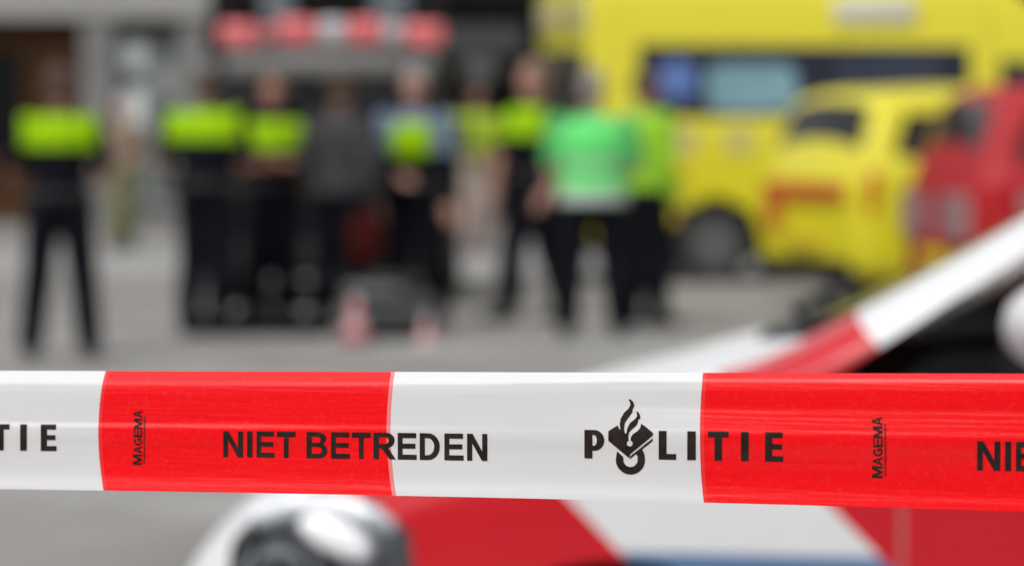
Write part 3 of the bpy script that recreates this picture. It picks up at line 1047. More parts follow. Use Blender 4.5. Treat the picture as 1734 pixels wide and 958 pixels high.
# ------------------------------------------------------------------ people
def limb(mb, pts, rad, n=12):
    mb.tube(pts, rad, n)
    for q, r in zip(pts, rad):
        mb.ball(q, r, n, 8)

ARMS = {
    'down':  lambda s: ((s * .255, .03, 1.12), (s * .265, -.05, .87)),
    'belt':  lambda s: ((s * .30, .06, 1.13), (s * .20, -.10, .99)),
    'hips':  lambda s: ((s * .385, .09, 1.17), (s * .205, -.05, 1.01)),
    'cross': lambda s: ((s * .275, -.05, 1.13), (-s * .07, -.235 - .02 * s, 1.17 + .02 * s)),
    'clasp': lambda s: ((s * .29, .0, 1.13), (s * .06, -.235, 1.05)),
    'raise': lambda s: ((s * .27, -.05, 1.13), (s * .12, -.27, 1.28)),
    'swing': lambda s: ((s * .26, .12 * s, 1.13), (s * .265, .05 * s - .10, .89)),
}
SKIN = {
    'light': (0.36, 0.185, 0.14), 'tan': (0.20, 0.10, 0.07), 'red': (0.29, 0.13, 0.10),
}
def add_hand(mb, e, wv, s, curl=0.5):
    e, wv = Vector(e), Vector(wv)
    d = (wv - e).normalized()
    side = Vector((-s, -0.3, 0))
    side = (side - d * side.dot(d)).normalized()       # thumb side across the palm
    nrm = d.cross(side).normalized() * s
    wr = wv
    rot = Matrix((side, nrm, d)).transposed()
    mb.ball(wr + d * .05, (.042, .02, .055), 12, 8, rot)
    for k, (o, ln) in enumerate(((.031, .070), (.011, .080), (-.010, .074), (-.030, .058))):
        b = wr + d * .088 + side * o
        m1 = b + d * ln * .5 + nrm * ln * .12 * curl
        m2 = m1 + (d * .75 + nrm * .65 * curl).normalized() * ln * .5
        mb.tube([b - d * .02, m1, m2], [.0105, .0098, .0088], 8)
        mb.ball(m2, .0088, 8, 6)
    t0 = wr + d * .03 + side * .035
    t1 = t0 + (d * .6 + side * .7).normalized() * .04
    t2 = t1 + (d * .9 + side * .2 + nrm * .3).normalized() * .035
    mb.tube([t0, t1, t2], [.014, .012, .010], 8)
    mb.ball(t2, .010, 8, 6)

def split_mesh_z(me, cuts):
    """cut a mesh at heights and return [mesh between consecutive heights]"""
    bm = bmesh.new()
    bm.from_mesh(me)
    for z in cuts:
        bmesh.ops.bisect_plane(bm, geom=bm.verts[:] + bm.edges[:] + bm.faces[:], dist=1e-5, plane_co=(0, 0, z), plane_no=(0, 0, 1))
    bm.verts.index_update()
    lv = [-9] + list(cuts) + [9]
    groups = [[] for _ in range(len(lv) - 1)]
    for f in bm.faces:
        c = f.calc_center_median().z
        for k in range(len(lv) - 1):
            if lv[k] <= c < lv[k + 1]:
                groups[k].append(f)
                break
    out = [bm_from_faces(bm, gfs) if gfs else None for gfs in groups]
    bm.free()
    return out

def person(label, loc, face=0.0, H=1.78, arms=('down', 'down'), feet=((-.12, 0), (.12, 0)), skin='light', hair=(0.05, 0.03, 0.02),
           top=None, bottoms=None, sleeves='short', bands=None, cap=None, head_yaw=0.0, bulk=1.0, bald=False, group='people behind the tape', belt=True, shoes=(0.012, 0.012, 0.013)):
    """face 0: looks at the camera, pi: back to the camera"""
    root = thing('person', label, 'person', loc, face, group)
    k = H / 1.78
    root.scale = (k, k, k)
    sk = mat('skin_' + skin, SKIN[skin], .55, vary=.08, scale=12)
    B = bulk
    hips = {s: Vector((s * .095, 0, .93)) for s in (-1, 1)}
    ank, kne = {}, {}
    for s, (fx, fy) in zip((-1, 1), feet):
        ank[s] = Vector((fx, fy, .085))
        m = (hips[s] + ank[s]) / 2
        kne[s] = Vector((m.x, m.y - .035, .50))
    arm = {}
    for s, a in zip((-1, 1), arms):
        e, wv = ARMS[a](s)
        arm[s] = (Vector((s * .185 * B, .005, 1.425)), Vector(e), Vector(wv))
    hy = Matrix.Rotation(head_yaw, 3, 'Z')
    hc = Vector((0, -.01, 1.655))
    # body: one continuous surface, bare of clothes
    mb = MB()
    mb.ell([(0, .0, .86, .12, .09), (0, .005, .93, .165, .115), (0, .005, 1.02, .155, .105), (0, 0, 1.12, .145, .098), (0, -.005, 1.25, .165, .115),
            (0, 0, 1.36, .175, .115), (0, .005, 1.43, .14, .09), (0, .01, 1.48, .07, .065), (0, .005, 1.56, .058, .06)])
    mb.tube([(0, .01, 1.44), (0, 0, 1.60)], [.064, .056], 14)
    secs = [(-.02, 1.535, .035, .04), (-.022, 1.56, .052, .066), (-.014, 1.60, .066, .086), (-.006, 1.65, .074, .095), (0, 1.70, .077, .098), (.004, 1.735, .070, .09), (.006, 1.762, .048, .064), (.006, 1.776, .018, .025)]
    def hp(q):
        return hc + hy @ (Vector(q) - hc)
    mb.rings([[hp((rx * math.cos(a), cy + ry * math.sin(a), z)) for a in np.linspace(0, 2 * math.pi, 18, endpoint=False)] for cy, z, rx, ry in secs])
    mb.tube([hp((0, -.098, 1.665)), hp((0, -.118, 1.63)), hp((0, -.100, 1.618))], [.010, .016, .012], 8)      # nose
    for s in (-1, 1):
        mb.ball(hp((s * .078, .008, 1.645)), (.010, .022, .032), 8, 6)                                     # ear
        mb.ball(hp((s * .03, -.086, 1.685)), (.026, .014, .010), 8, 6)                                     # brow
        limb(mb, [arm[s][0], arm[s][1], arm[s][2]], [.056, .044, .030])
        add_hand(mb, arm[s][1], arm[s][2], s)
        limb(mb, [hips[s], kne[s], ank[s]], [.088, .060, .042])
        mb.ball(kne[s] * .45 + ank[s] * .55 + Vector((0, .02, .03)), (.055, .058, .13), 10, 8)
        f = ank[s]
        mb.rings([[Vector((f.x + rx * math.cos(a), f.y + y, .045 + rz * math.sin(a))) for a in np.linspace(0, 2 * math.pi, 10, endpoint=False)]
                  for y, rx, rz in ((.065, .028, .036), (.0, .036, .042), (-.10, .044, .032), (-.165, .034, .022), (-.19, .015, .012))])
    mb.ball(hp((0, -.094, 1.592)), (.026, .012, .010), 8, 6)                                               # mouth
    body = obj('body', remesh(mb, .0125, 2), sk, root, angle=180)
    for s in (-1, 1):
        ey = MB().ball(hp((s * .031, -.088, 1.668)), (.013, .010, .009), 10, 8).build('eye', mat('eye', (.12, .1, .09), .2), root)
    # hair or cap
    if not bald:
        mb = MB()
        mb.rings([[hp((rx * math.cos(a), cy + ry * math.sin(a), z)) for a in np.linspace(0, 2 * math.pi, 18, endpoint=False)]
                  for cy, z, rx, ry in ((.045, 1.60, .070, .068), (.032, 1.65, .083, .085), (.018, 1.70, .087, .098), (.008, 1.745, .078, .096), (.006, 1.78, .055, .070), (.008, 1.795, .02, .03))])
        obj('hair', remesh(mb, .012, 2), mat('hair_%02x%02x' % (int(hair[0] * 255), int(hair[1] * 255)), hair, .7, vary=.4, scale=40, stretch=(1, 1, .2)), root, angle=180)
    if cap:
        cm = mat('cap_%02x' % int(cap[0] * 255), cap, .8, vary=.1)
        co = MB().rings([[hp((rx * math.cos(a), cy + ry * math.sin(a), z)) for a in np.linspace(0, 2 * math.pi, 24, endpoint=False)]
                   for cy, z, rx, ry in ((0, 1.715, .084, .105), (0, 1.76, .088, .108), (0, 1.80, .075, .09), (0, 1.815, .03, .04))]).build('cap', cm, root)
        MB().rings([[hp((rx * math.cos(a), cy + ry * math.sin(a), z)) for a in np.linspace(0, 2 * math.pi, 24, endpoint=False)]
                    for cy, z, rx, ry in ((-.10, 1.722, .07, .07), (-.10, 1.732, .07, .07))]).build('peak', cm, co)
    # trousers
    bt = bottoms or NAVY()
    mb = MB()
    mb.ell([(0, 0, .84, .125 * B, .10), (0, .005, .92, .182 * B, .132 * B), (0, .005, 1.0, .172 * B, .122 * B), (0, .003, 1.055, .165 * B, .116 * B)])
    for s in (-1, 1):
        limb(mb, [hips[s], kne[s], ank[s] + Vector((0, .0, .02))], [.110, .096, .082])
        mb.ball(kne[s] * .45 + ank[s] * .55 + Vector((0, .02, .03)), (.088, .092, .20), 12, 8)
    obj('trousers', remesh(mb, .018, 3), bt, root, angle=180)
    # shoes
    sm = mat('shoe_leather_%02x' % int(shoes[0] * 255), shoes, .45, vary=.1)
    for s in (-1, 1):
        f = ank[s]
        o = MB()
        o.rings([[Vector((f.x + rx * math.cos(a), f.y + y, zc + rz * math.sin(a))) for a in np.linspace(0, 2 * math.pi, 14, endpoint=False)]
                 for y, rx, zc, rz in ((.085, .03, .05, .045), (.05, .045, .055, .055), (-.02, .048, .06, .06), (-.11, .052, .045, .042), (-.18, .042, .036, .034), (-.215, .018, .028, .02))])
        o.tube([(f.x, f.y + .01, .06), (f.x, f.y + .01, .19)], [.055, .052], 14)
        o.box(f.x - .046, f.x + .046, f.y - .19, f.y + .08, 0.0, .022)
        obj('shoe', remesh(o, .012, 2), sm, root, angle=180)
    # upper garment
    tm = top or NAVY()
    mb = MB()
    mb.ell([(0, .005, .93, .178 * B, .13 * B), (0, .005, 1.0, .176 * B, .125 * B), (0, 0, 1.10, .166 * B, .118 * B), (0, -.005, 1.25, .188 * B, .135 * B),
            (0, 0, 1.35, .200 * B, .135 * B), (0, .005, 1.42, .175 * B, .112 * B), (0, .01, 1.475, .088, .08), (0, .008, 1.515, .068, .07)])
    for s in (-1, 1):
        a, e, wv = arm[s]
        if sleeves == 'long':
            limb(mb, [a, e, e.lerp(wv, .92)], [.078, .060, .045])
        else:
            limb(mb, [a, a.lerp(e, .78)], [.078, .068])
    me = remesh(mb, .016, 3)
    cuts, ms = [], [tm]
    if bands:
        cuts = [z for z, _ in bands]
        ms = [tm] + [m_ for _, m_ in bands]
    pieces = split_mesh_z(me, cuts)
    names = ['shirt'] + ['reflective_band'] * len(cuts)
    first = None
    for pm, m_, nm in zip(pieces, ms, names):
        if pm is None:
            continue
        if m_ is tm:
            nm = 'shirt' if first is None else 'collar'
        if nm == 'reflective_band' and m_ is HIVIS():
            # the yellow covers chest and shoulders, the sleeves stay dark
            bm = bmesh.new()
            bm.from_mesh(pm)
            xm = .222 * B
            for xc in (-xm, xm):
                bmesh.ops.bisect_plane(bm, geom=bm.verts[:] + bm.edges[:] + bm.faces[:], dist=1e-5, plane_co=(xc, 0, 0), plane_no=(1, 0, 0))
            bm.verts.index_update()
            cen = {f: f.calc_center_median().x for f in bm.faces}
            obj('reflective_band', bm_from_faces(bm, [f for f in bm.faces if abs(cen[f]) < xm]), m_, root, angle=180)
            for sg in (-1, 1):
                fl = [f for f in bm.faces if cen[f] * sg >= xm]
                if fl:
                    obj('sleeve', bm_from_faces(bm, fl), tm, root, angle=180)
            bm.free()
            continue
        o = obj(nm, pm, m_, root, angle=180)
        first = first or o
    if belt:
        MB().ell([(0, .005, .985, .183 * B, .133 * B), (0, .005, 1.03, .181 * B, .130 * B)], 28).build('belt', mat('belt_leather', (0.01, .01, .01), .4), root)
        for s in (-1, 1):
            MB().box(s * .185 * B - .025, s * .185 * B + .03, -.05, .05, .90, 1.02).build('belt_pouch', mat('belt_leather', (0.01, .01, .01), .4), root, bevel=.012)
    return root

def pos(px, d):
    return ((px - 867) / 7000 * d, d, 0)

NV, HV = NAVY(), HIVIS()
yoke = [(1.285, HV), (1.485, NV)]
OFFICERS = 'police officers standing on the square'
# wide-legged officer on the far left, back turned
person('officer with legs apart on the far left, yellow shoulder band, back turned', pos(101, 24.9), math.pi, 1.76, ('clasp', 'clasp'), ((-.18, 0), (.18, 0)),
       'tan', (.05, .03, .02), bands=yoke, sleeves='short', bulk=1.02, group=OFFICERS)
person('officer with grey cap and yellow shoulders, left of the bare-armed officer', pos(350, 27.6), math.pi * .9, 1.80, ('clasp', 'belt'), ((-.10, .05), (.13, 0)),
       'tan', (.05, .03, .02), bands=yoke, sleeves='short', cap=(.16, .16, .16), bulk=1.15, group=OFFICERS)
person('officer facing the camera with bare forearms crossed below a yellow chest band', pos(462, 28.4), R(8), 1.76, ('cross', 'cross'), ((-.13, 0), (.10, .05)),
       'red', (.06, .03, .02), bands=[(1.25, HV), (1.445, NV)], sleeves='short', bulk=1.08, group=OFFICERS)
GREY = mat('grey_jacket_cloth', (.046, .046, .049), .9, spec=.1, vary=.25, bump=.4, bscale=25)
person('person in a dark grey jacket beside the officer with crossed arms', pos(576, 28.0), math.pi * .85, 1.77, ('down', 'clasp'), ((-.13, .05), (.14, 0)),
       'tan', (.05, .025, .012), top=GREY, sleeves='long', bulk=1.12, belt=False)
BLUEJ = mat('pale_blue_jacket', (.13, .17, .25), .85, spec=.15, vary=.25, bump=.4, bscale=25)
pc = person('person with pale blue sleeves and a yellow vest panel, grey haired', pos(702, 28.3), R(-10), 1.78, ('clasp', 'down'), ((-.12, 0), (.15, .05)),
       'light', (.22, .21, .2), top=NV, bands=[(1.20, BLUEJ)], sleeves='long', bulk=1.1)
def vest(root, m, z0, z1, B, strips=(), arc_=180):
    """sleeveless vest over the torso of a person, open arm holes"""
    prof = [(.93, .190, .142), (1.0, .186, .137), (1.10, .178, .131), (1.25, .199, .147), (1.35, .200, .147), (1.42, .16, .122), (1.47, .095, .088)]
    zs = np.linspace(z0, z1, 14)
    rx = np.interp(zs, [p[0] for p in prof], [p[1] for p in prof])
    ry = np.interp(zs, [p[0] for p in prof], [p[2] for p in prof])
    if arc_ >= 180:
        o = MB().rings([[Vector((x * B * math.cos(a), y * B * math.sin(a), z)) for a in np.linspace(0, 2 * math.pi, 36, endpoint=False)] for z, x, y in zip(zs, rx, ry)], False)
    else:                                     # front panel only
        an = np.linspace(R(-90 - arc_), R(-90 + arc_), 20)
        o = MB().add([(x * B * math.cos(a), y * B * math.sin(a), z) for z, x, y in zip(zs, rx, ry) for a in an],
                     [(i * 20 + j, i * 20 + j + 1, i * 20 + j + 21, i * 20 + j + 20) for i in range(13) for j in range(19)])
    v = o.build('vest', m, root, angle=180)
    v.modifiers.new('thick', 'SOLIDIFY').thickness = .006
    for a0, a1, sm in strips:
        zz = [a0, a1]
        r1 = np.interp(zz, [p[0] for p in prof], [p[1] for p in prof])
        r2 = np.interp(zz, [p[0] for p in prof], [p[2] for p in prof])
        MB().rings([[Vector(((x * B + .004) * math.cos(a), (y * B + .004) * math.sin(a), z)) for a in np.linspace(0, 2 * math.pi, 36, endpoint=False)] for z, x, y in zip(zz, r1, r2)], False).build('reflective_strip', sm, v, angle=180)
    return v
vest(pc, HV, 1.19, 1.42, 1.15, (), 38)
person('small distant person in a yellow top walking between the blue-sleeved and the walking officer', pos(808, 44.0), R(10), 1.78, ('clasp', 'clasp'), ((-.09, 0), (.1, .1)),
       'tan', (.03, .018, .012), top=mat('hi_vis_dull', (.26, .38, .01), .75, vary=.1), bottoms=mat('tan_trousers', (.30, .24, .215), .85, vary=.1), sleeves='short', bulk=1.1, belt=True)
person('officer with light hair walking left beside the green vest', pos(903, 29.7), R(-60), 1.85, ('swing', 'swing'), ((-.08, -.16), (.08, .20)),
       'light', (.20, .13, .09), bands=[(1.26, HV), (1.47, NV)], sleeves='short', bulk=1.08, group=OFFICERS)
GREEN = mat('bright_green_vest', (.10, .62, .14), .7, vary=.06, bump=.25, bscale=25)
SILV = mat('silver_reflective', (.42, .43, .43), .5, vary=.05)
pg = person('person in a bright green vest, back turned, dark trousers', pos(1003, 27.3), math.pi, 1.76, ('clasp', 'clasp'), ((-.18, 0), (.17, .03)),
       'light', (.22, .19, .18), top=mat('green_sleeve', (.07, .40, .11), .75, vary=.08), sleeves='short', bulk=1.2, belt=False)
vest(pg, GREEN, .90, 1.46, 1.24, ((.91, .985, SILV), (1.13, 1.18, mat('pale_green_reflective', (.33, .52, .36), .5))))
LIME = mat('lime_jacket', (.22, .46, .008), .75, vary=.15, bump=.3, bscale=25)
person('person in a lime yellow jacket half hidden behind the green vest', pos(1095, 28.8), math.pi * .7, 1.78, ('down', 'clasp'), ((-.12, 0), (.13, .05)),
       'red', (.06, .03, .02), top=LIME, sleeves='long', bulk=1.15, belt=False)
person('far passer-by in a beige jacket before the grey pier', pos(208, 45.5), R(25), 1.66, ('down', 'clasp'), ((-.1, 0), (.1, .06)),
       'light', (.3, .3, .28), top=mat('beige_cloth', (.21, .155, .11), .85, vary=.2), bottoms=mat('olive_cloth', (.14, .145, .075), .85, vary=.2), sleeves='long', belt=False)

# ------------------------------------------------------------------ things on the ground by the blue-sleeved person
def cone(label, loc, h, pale):
    root = thing('traffic_cone', label, 'cone', loc, 0, 'small traffic cones')
    rm = mat('cone_red', (.50, .07, .075), .6, vary=.1)
    wm = mat('cone_white', (.50, .42, .43), .5, vary=.05)
    rb, rt = h * .30, h * .06
    MB().box(-h * .38, h * .38, -h * .38, h * .38, 0, .03).build('base', BLACKP() if not pale else wm, root, bevel=.01)
    lv = [0.03, .30 * h, .55 * h, .80 * h, h]
    for k in range(4):
        r0, r1 = (rb + (rt - rb) * z / h for z in lv[k:k + 2])
        col = (rm, wm, rm, wm)[k] if not pale else (wm, rm, wm, wm)[k]
        MB().lathe([(r0, lv[k]), (r1, lv[k + 1])], 24, 'z').build('sleeve', col, root)
    return root
cone('red and white traffic cone standing left of the dark bag', pos(601, 26.6), .30, False)
cone('paler small cone standing right of the dark bag', pos(722, 26.3), .20, True)

bag = thing('equipment_bag', 'dark grey equipment bag lying on the paving between the two cones', 'bag', pos(660, 27.1), R(8))
bgm = mat('charcoal_nylon', (.035, .036, .038), .7, vary=.3, bump=.3, bscale=30)
o = MB()
o.rings([[Vector((x, ry * math.cos(a) * .16, .15 + .15 * ry * math.sin(a))) for a in np.linspace(0, 2 * math.pi, 16, endpoint=False)]
         for x, ry in ((-.33, .3), (-.31, .8), (-.26, .97), (-.1, 1.0), (.1, 1.0), (.26, .97), (.31, .8), (.33, .3))])
o.build('body', bgm, bag)
MB().box(-.30, .08, -.17, .12, .285, .36).build('lid', mat('grey_nylon', (.12, .12, .12), .7, vary=.2), bag, bevel=.03)
for s in (-1, 1):
    MB().tube([(-.15, s * .13, .24), (-.12, s * .10, .40), (.12, s * .10, .40), (.15, s * .13, .24)], .014, 8).build('handle', bgm, bag)

db = thing('made_up_bag', 'made-up long low black bag filling the dark band on the paving before the officers with yellow shoulders', 'bag', pos(432, 27.55), R(-3))  # invented bag, put in to darken the strip at the feet
o = MB()
o.rings([[Vector((x, .15 * rr_ * math.cos(a), .07 + .07 * rr_ * (abs(math.sin(a)) ** .7 * (1 if math.sin(a) > 0 else -1)))) for a in np.linspace(0, 2 * math.pi, 16, endpoint=False)]
         for x, rr_ in ((-.50, .35), (-.48, .8), (-.42, .97), (-.15, 1.0), (.15, .95), (.42, .97), (.48, .8), (.50, .35))])
o.build('body', NV, db)
for s_ in (-1, 1):
    MB().tube([(-.12, s_ * .10, .12), (-.1, s_ * .12, .17), (.1, s_ * .12, .17), (.12, s_ * .10, .12)], .012, 8).build('handle', NV, db)
MB().box(-.40, .40, -.006, .006, .135, .146).build('zip', BLACKP(), db)

rb_ = thing('red_backpack', 'dark red backpack held low between the grey jacket and the blue sleeves', 'backpack', (-0.985, 27.86, .45), R(20))
rmm = mat('dark_red_nylon', (.038, .003, .0025), .8, spec=.1, vary=.25, bump=.3, bscale=30)
o = MB()
o.ell([(0, 0, 0, .08, .05), (0, 0, .03, .115, .085), (0, 0, .2, .125, .10), (0, 0, .32, .105, .085), (0, 0, .38, .06, .05)], 20)
o.build('body', rmm, rb_)
MB().ell([(0, -.085, .05, .06, .02), (0, -.095, .08, .08, .03), (0, -.095, .17, .08, .03), (0, -.09, .19, .06, .02)], 16).build('front_pocket', rmm, rb_)
MB().tube([(-.04, .02, .36), (-.03, .02, .44), (.03, .02, .44), (.04, .02, .36)], .011, 8).build('carry_loop', NV, rb_)
for s in (-1, 1):
    MB().tube([(s * .06, .08, .34), (s * .075, .13, .22), (s * .07, .085, .06)], .014, 8).build('strap', NV, rb_)

# ------------------------------------------------------------------ barrier tape stretched across the front
from mathutils.geometry import tessellate_polygon
TW = .0816                     # width of the film
BAND = .2077                   # length of one colour band
PITCH = R(2.283)
NR = 64
BV = np.linspace(0, 1, NR + 1)
def gauss(x, c, s):
    return np.exp(-((x - c) / s) ** 2)
def step(x, a, b):
    t = np.clip((x - a) / (b - a), 0, 1)
    return t * t * (3 - 2 * t)
def tape_col(a):
    """depth offsets over the width at the place a metres along the film: a lightly creased, tensioned sheet"""
    t = a / .695 + .1114
    te = float(np.clip(t, -.6, 1.6))
    wv = (.1353 - .0015 * max(0, 4 * t * (1 - t))) - (.0579 - .004 * te)
    tilt = math.sqrt(max(0, 1 - (min(wv, TW) / TW) ** 2))
    wob = mnoise.noise(Vector((a * 3.1, 0, 0)))
    wob2 = mnoise.noise(Vector((a * 2.3, 7, 0)))
    fold = .905 + .045 * step(t, .35, .75)                              # fold line of the turned-back upper edge
    sl = .85 * step(BV, fold - .006, fold + .008)
    sl = sl + .16 * step(BV, fold - .10, fold - .06) * (.5 + .5 * step(t, .6, .75))
    left = 1 - step(t, .15, .62)
    sl = sl + (.04 + .42 * left) * gauss(BV, .548 + .006 * wob, .013)
    right = step(t, .55, .72)
    for c, s_, am in ((.712, .012, .32), (.660, .018, .24), (.615, .009, .30), (.585, .007, .20), (.555, .014, .26)):
        sl = sl + right * am * (1 + .5 * wob2) * gauss(BV, c + .012 * wob - .02 * (t - .8), s_)
    sl = sl + .10 * (wob - .3) * gauss(BV, .3, .1) + .16 * gauss(BV, .06, .07)
    sl = sl - .10 * gauss(BV, .42, .06)
    d = np.concatenate([[0], np.cumsum((sl[1:] + sl[:-1]) / 2 * (TW / NR))])
    d = d - d[NR // 2] + tilt * TW * (BV - .5) * .25
    return t, wv, d
_cache = {}
def tape_pt(a, b, off=0.0):
    k = round(a, 4)
    if k not in _cache:
        _cache[k] = tape_col(k)
    t, wv, d = _cache[k]
    te = float(np.clip(t, -.6, 1.6))
    X, D = -.3369 + .6404 * t, 2.72 - .27 * t
    ub = -(.1353 - .0015 * max(0, 4 * t * (1 - t)))
    U = ub + b * wv
    D = D + float(np.interp(b, BV, d)) - off
    return (X - off * .38, D * math.cos(PITCH) + U * math.sin(PITCH), 1.45 - D * math.sin(PITCH) + U * math.cos(PITCH))

def film(name, col, vary=.03, relief=.17):
    m = mat(name, col, .27, vary=vary, scale=5, stretch=(1.2, 1.2, 22), spec=.6, coat=.15)
    nt = m.node_tree
    p = nt.nodes['Principled BSDF']
    tc = nt.nodes['Texture Coordinate']
    mp = nt.nodes.new('ShaderNodeMapping')
    mp.inputs['Scale'].default_value = (2.5, 2.5, 60)
    n1 = nt.nodes.new('ShaderNodeTexNoise')
    n1.inputs['Scale'].default_value = 6
    n1.inputs['Detail'].default_value = 3
    nt.links.new(tc.outputs['Object'], mp.inputs[0])
    nt.links.new(mp.outputs[0], n1.inputs['Vector'])
    n2 = nt.nodes.new('ShaderNodeTexNoise')
    n2.inputs['Scale'].default_value = 420
    nt.links.new(tc.outputs['Object'], n2.inputs['Vector'])
    # fine mottling of the print: paler specks and thin spots
    rp = nt.nodes['Color Ramp']
    n3 = nt.nodes.new('ShaderNodeTexNoise')
    n3.inputs['Scale'].default_value = 260
    n3.inputs['Detail'].default_value = 4
    n3.inputs['Roughness'].default_value = .75
    nt.links.new(tc.outputs['Object'], n3.inputs['Vector'])
    r3 = nt.nodes.new('ShaderNodeValToRGB')
    r3.color_ramp.elements[0].position = .52
    r3.color_ramp.elements[0].color = (0, 0, 0, 1)
    r3.color_ramp.elements[1].position = .80
    r3.color_ramp.elements[1].color = (.10, .10, .10, 1)
    nt.links.new(n3.outputs['Fac'], r3.inputs[0])
    mxc = nt.nodes.new('ShaderNodeMixRGB')
    mxc.inputs[2].default_value = (.85, .22, .22, 1) if col[1] < .1 else (.60, .60, .61, 1)
    nt.links.new(r3.outputs[0], mxc.inputs[0])
    nt.links.new(rp.outputs[0], mxc.inputs[1])
    nt.links.new(mxc.outputs[0], p.inputs['Base Color'])
    ad = nt.nodes.new('ShaderNodeMath')
    ad.operation = 'MULTIPLY_ADD'
    ad.inputs[1].default_value = .35
    nt.links.new(n2.outputs['Fac'], ad.inputs[0])
    nt.links.new(n1.outputs['Fac'], ad.inputs[2])
    bp = nt.nodes.new('ShaderNodeBump')
    bp.inputs['Strength'].default_value = relief
    bp.inputs['Distance'].default_value = .0012
    nt.links.new(ad.outputs[0], bp.inputs['Height'])
    nt.links.new(bp.outputs[0], p.inputs['Normal'])
    return m
FR = film('red_film', (.90, .001, .005), .04)
FW = film('white_film', (.69, .69, .70), .012, .06)
FP1 = film('red_print_overlap', (.82, .03, .032))
FP2 = film('pale_red_print_edge', (.82, .22, .22))
INK = mat('black_print', (.024, .017, .014), .4, vary=.35, scale=120, spec=.15)

tape = thing('barrier_tape', 'sharp red and white plastic police tape stretched across the foreground', 'tape', (0, 0, 0))
bow_amp = {0: .0043, 1: .0028, 2: .0024, 3: -.004}
def edge(k, b):
    am = bow_amp.get(k, .003)
    return k * BAND - am * (1 - (2 * b - 1) ** 2) + (.0012 * (b < .5) * (1 - 2 * b) if k == 1 else 0)
for k in range(-9, 11):
    red = k % 2 == 0
    nc = 22 if -2 <= k <= 4 else 8
    us = list(np.linspace(0, 1, nc + 1))
    if red:
        us = [0, .012] + us[1:-1] + [.987, 1]
    vs, fs, mi = [], [], []
    nn = len(us)
    for b in BV:
        e0, e1 = edge(k, b), edge(k + 1, b)
        for u in us:
            vs.append(tape_pt(e0 + (e1 - e0) * u, b))
    for i in range(NR):
        for j in range(nn - 1):
            fs.append((i * nn + j, i * nn + j + 1, (i + 1) * nn + j + 1, (i + 1) * nn + j))
            mi.append((1 if j == 0 else 2 if j == nn - 2 else 0) if red else 0)
    me = bpy.data.meshes.new('band')
    me.from_pydata(vs, [], fs)
    me.polygons.foreach_set('material_index', mi)
    obj('red_band' if red else 'white_band', me, [FR, FP1, FP2] if red else [FW], tape, angle=180)

# lettering, drawn as outlines in a unit box and laid on the film
def arc(cx, cy, rx, ry, a0, a1, n=14):
    return [(cx + rx * math.cos(R(a0 + (a1 - a0) * i / n)), cy + ry * math.sin(R(a0 + (a1 - a0) * i / n))) for i in range(n + 1)]
def glyph(ch, s=.27, h=.2):
    """s: stem width in units of the letter width, h: bar height in units of the letter height"""
    if ch == 'I':
        return [[(0, 0), (1, 0), (1, 1), (0, 1)]]
    if ch == 'N':
        return [[(0, 0), (s, 0), (s, .64), (1 - s * 1.05, 0), (1, 0), (1, 1), (1 - s, 1), (1 - s, .36), (s * 1.05, 1), (0, 1)]]
    if ch == 'E':
        m0, m1 = .5 - h * .42, .5 + h * .5
        return [[(0, 0), (1, 0), (1, h * .95), (s, h * .95), (s, m0), (.93, m0), (.93, m1), (s, m1), (s, 1 - h * .95), (.97, 1 - h * .95), (.97, 1), (0, 1)]]
    if ch == 'L':
        return [[(0, 0), (1, 0), (1, h), (s * 1.5, h), (s * 1.5, 1), (0, 1)]]
    if ch == 'T':
        return [[(.5 - s / 2, 0), (.5 + s / 2, 0), (.5 + s / 2, 1 - h), (1, 1 - h), (1, 1), (0, 1), (0, 1 - h), (.5 - s / 2, 1 - h)]]
    if ch == 'D':
        return [[(0, 0)] + arc(.42, .5, .58, .5, -90, 90) + [(0, 1)], [(s, h * .9)] + arc(.40, .5, .58 - s, .5 - h * .9, -90, 90) + [(s, 1 - h * .9)]]
    if ch == 'P':
        return [[(0, 0), (s * 1.3, 0), (s * 1.3, .27)] + arc(.5, .635, .5, .365, -90, 90) + [(0, 1)],
                [(s * 1.3, .45)] + arc(.48, .635, .5 - s * 1.15, .19, -90, 90) + [(s * 1.3, .825)]]
    if ch == 'B':
        return [[(0, 0)] + arc(.6, .285, .4, .285, -90, 62) + arc(.56, .745, .38, .255, -55, 90) + [(0, 1)],
                [(s, h * .85)] + arc(.58, .305, .4 - s * .95, .29 - h * .85, -90, 90) + [(s, .44)], [(s, .585)] + arc(.55, .705, .36 - s * .9, .115, -90, 90) + [(s, .83)]]
    if ch == 'R':
        return [[(0, 0), (s * .95, 0), (s * .95, .41), (.36, .41), (.72, 0), (1.0, 0), (.66, .43)] + arc(.58, .715, .36, .285, -70, 90) + [(0, 1)],
                [(s * .95, .58)] + arc(.55, .705, .36 - s * .9, .125, -90, 90) + [(s * .95, .83)]]
    if ch == 'M':
        return [[(0, 0), (.2, 0), (.2, .6), (.42, 0), (.58, 0), (.8, .6), (.8, 0), (1, 0), (1, 1), (.74, 1), (.5, .38), (.26, 1), (0, 1)]]
    if ch == 'A':
        return [[(0, 0), (.22, 0), (.32, .24), (.68, .24), (.78, 0), (1, 0), (.62, 1), (.38, 1)], [(.38, .42), (.5, .74), (.62, .42)]]
    if ch == 'G':
        return [arc(.5, .5, .5, .5, 40, 300, 24) + [(.95, .12), (.95, .55), (.5, .55), (.5, .36), (.72, .36), (.72, .25)] + arc(.5, .5, .26, .3, 300, 40, 20)]
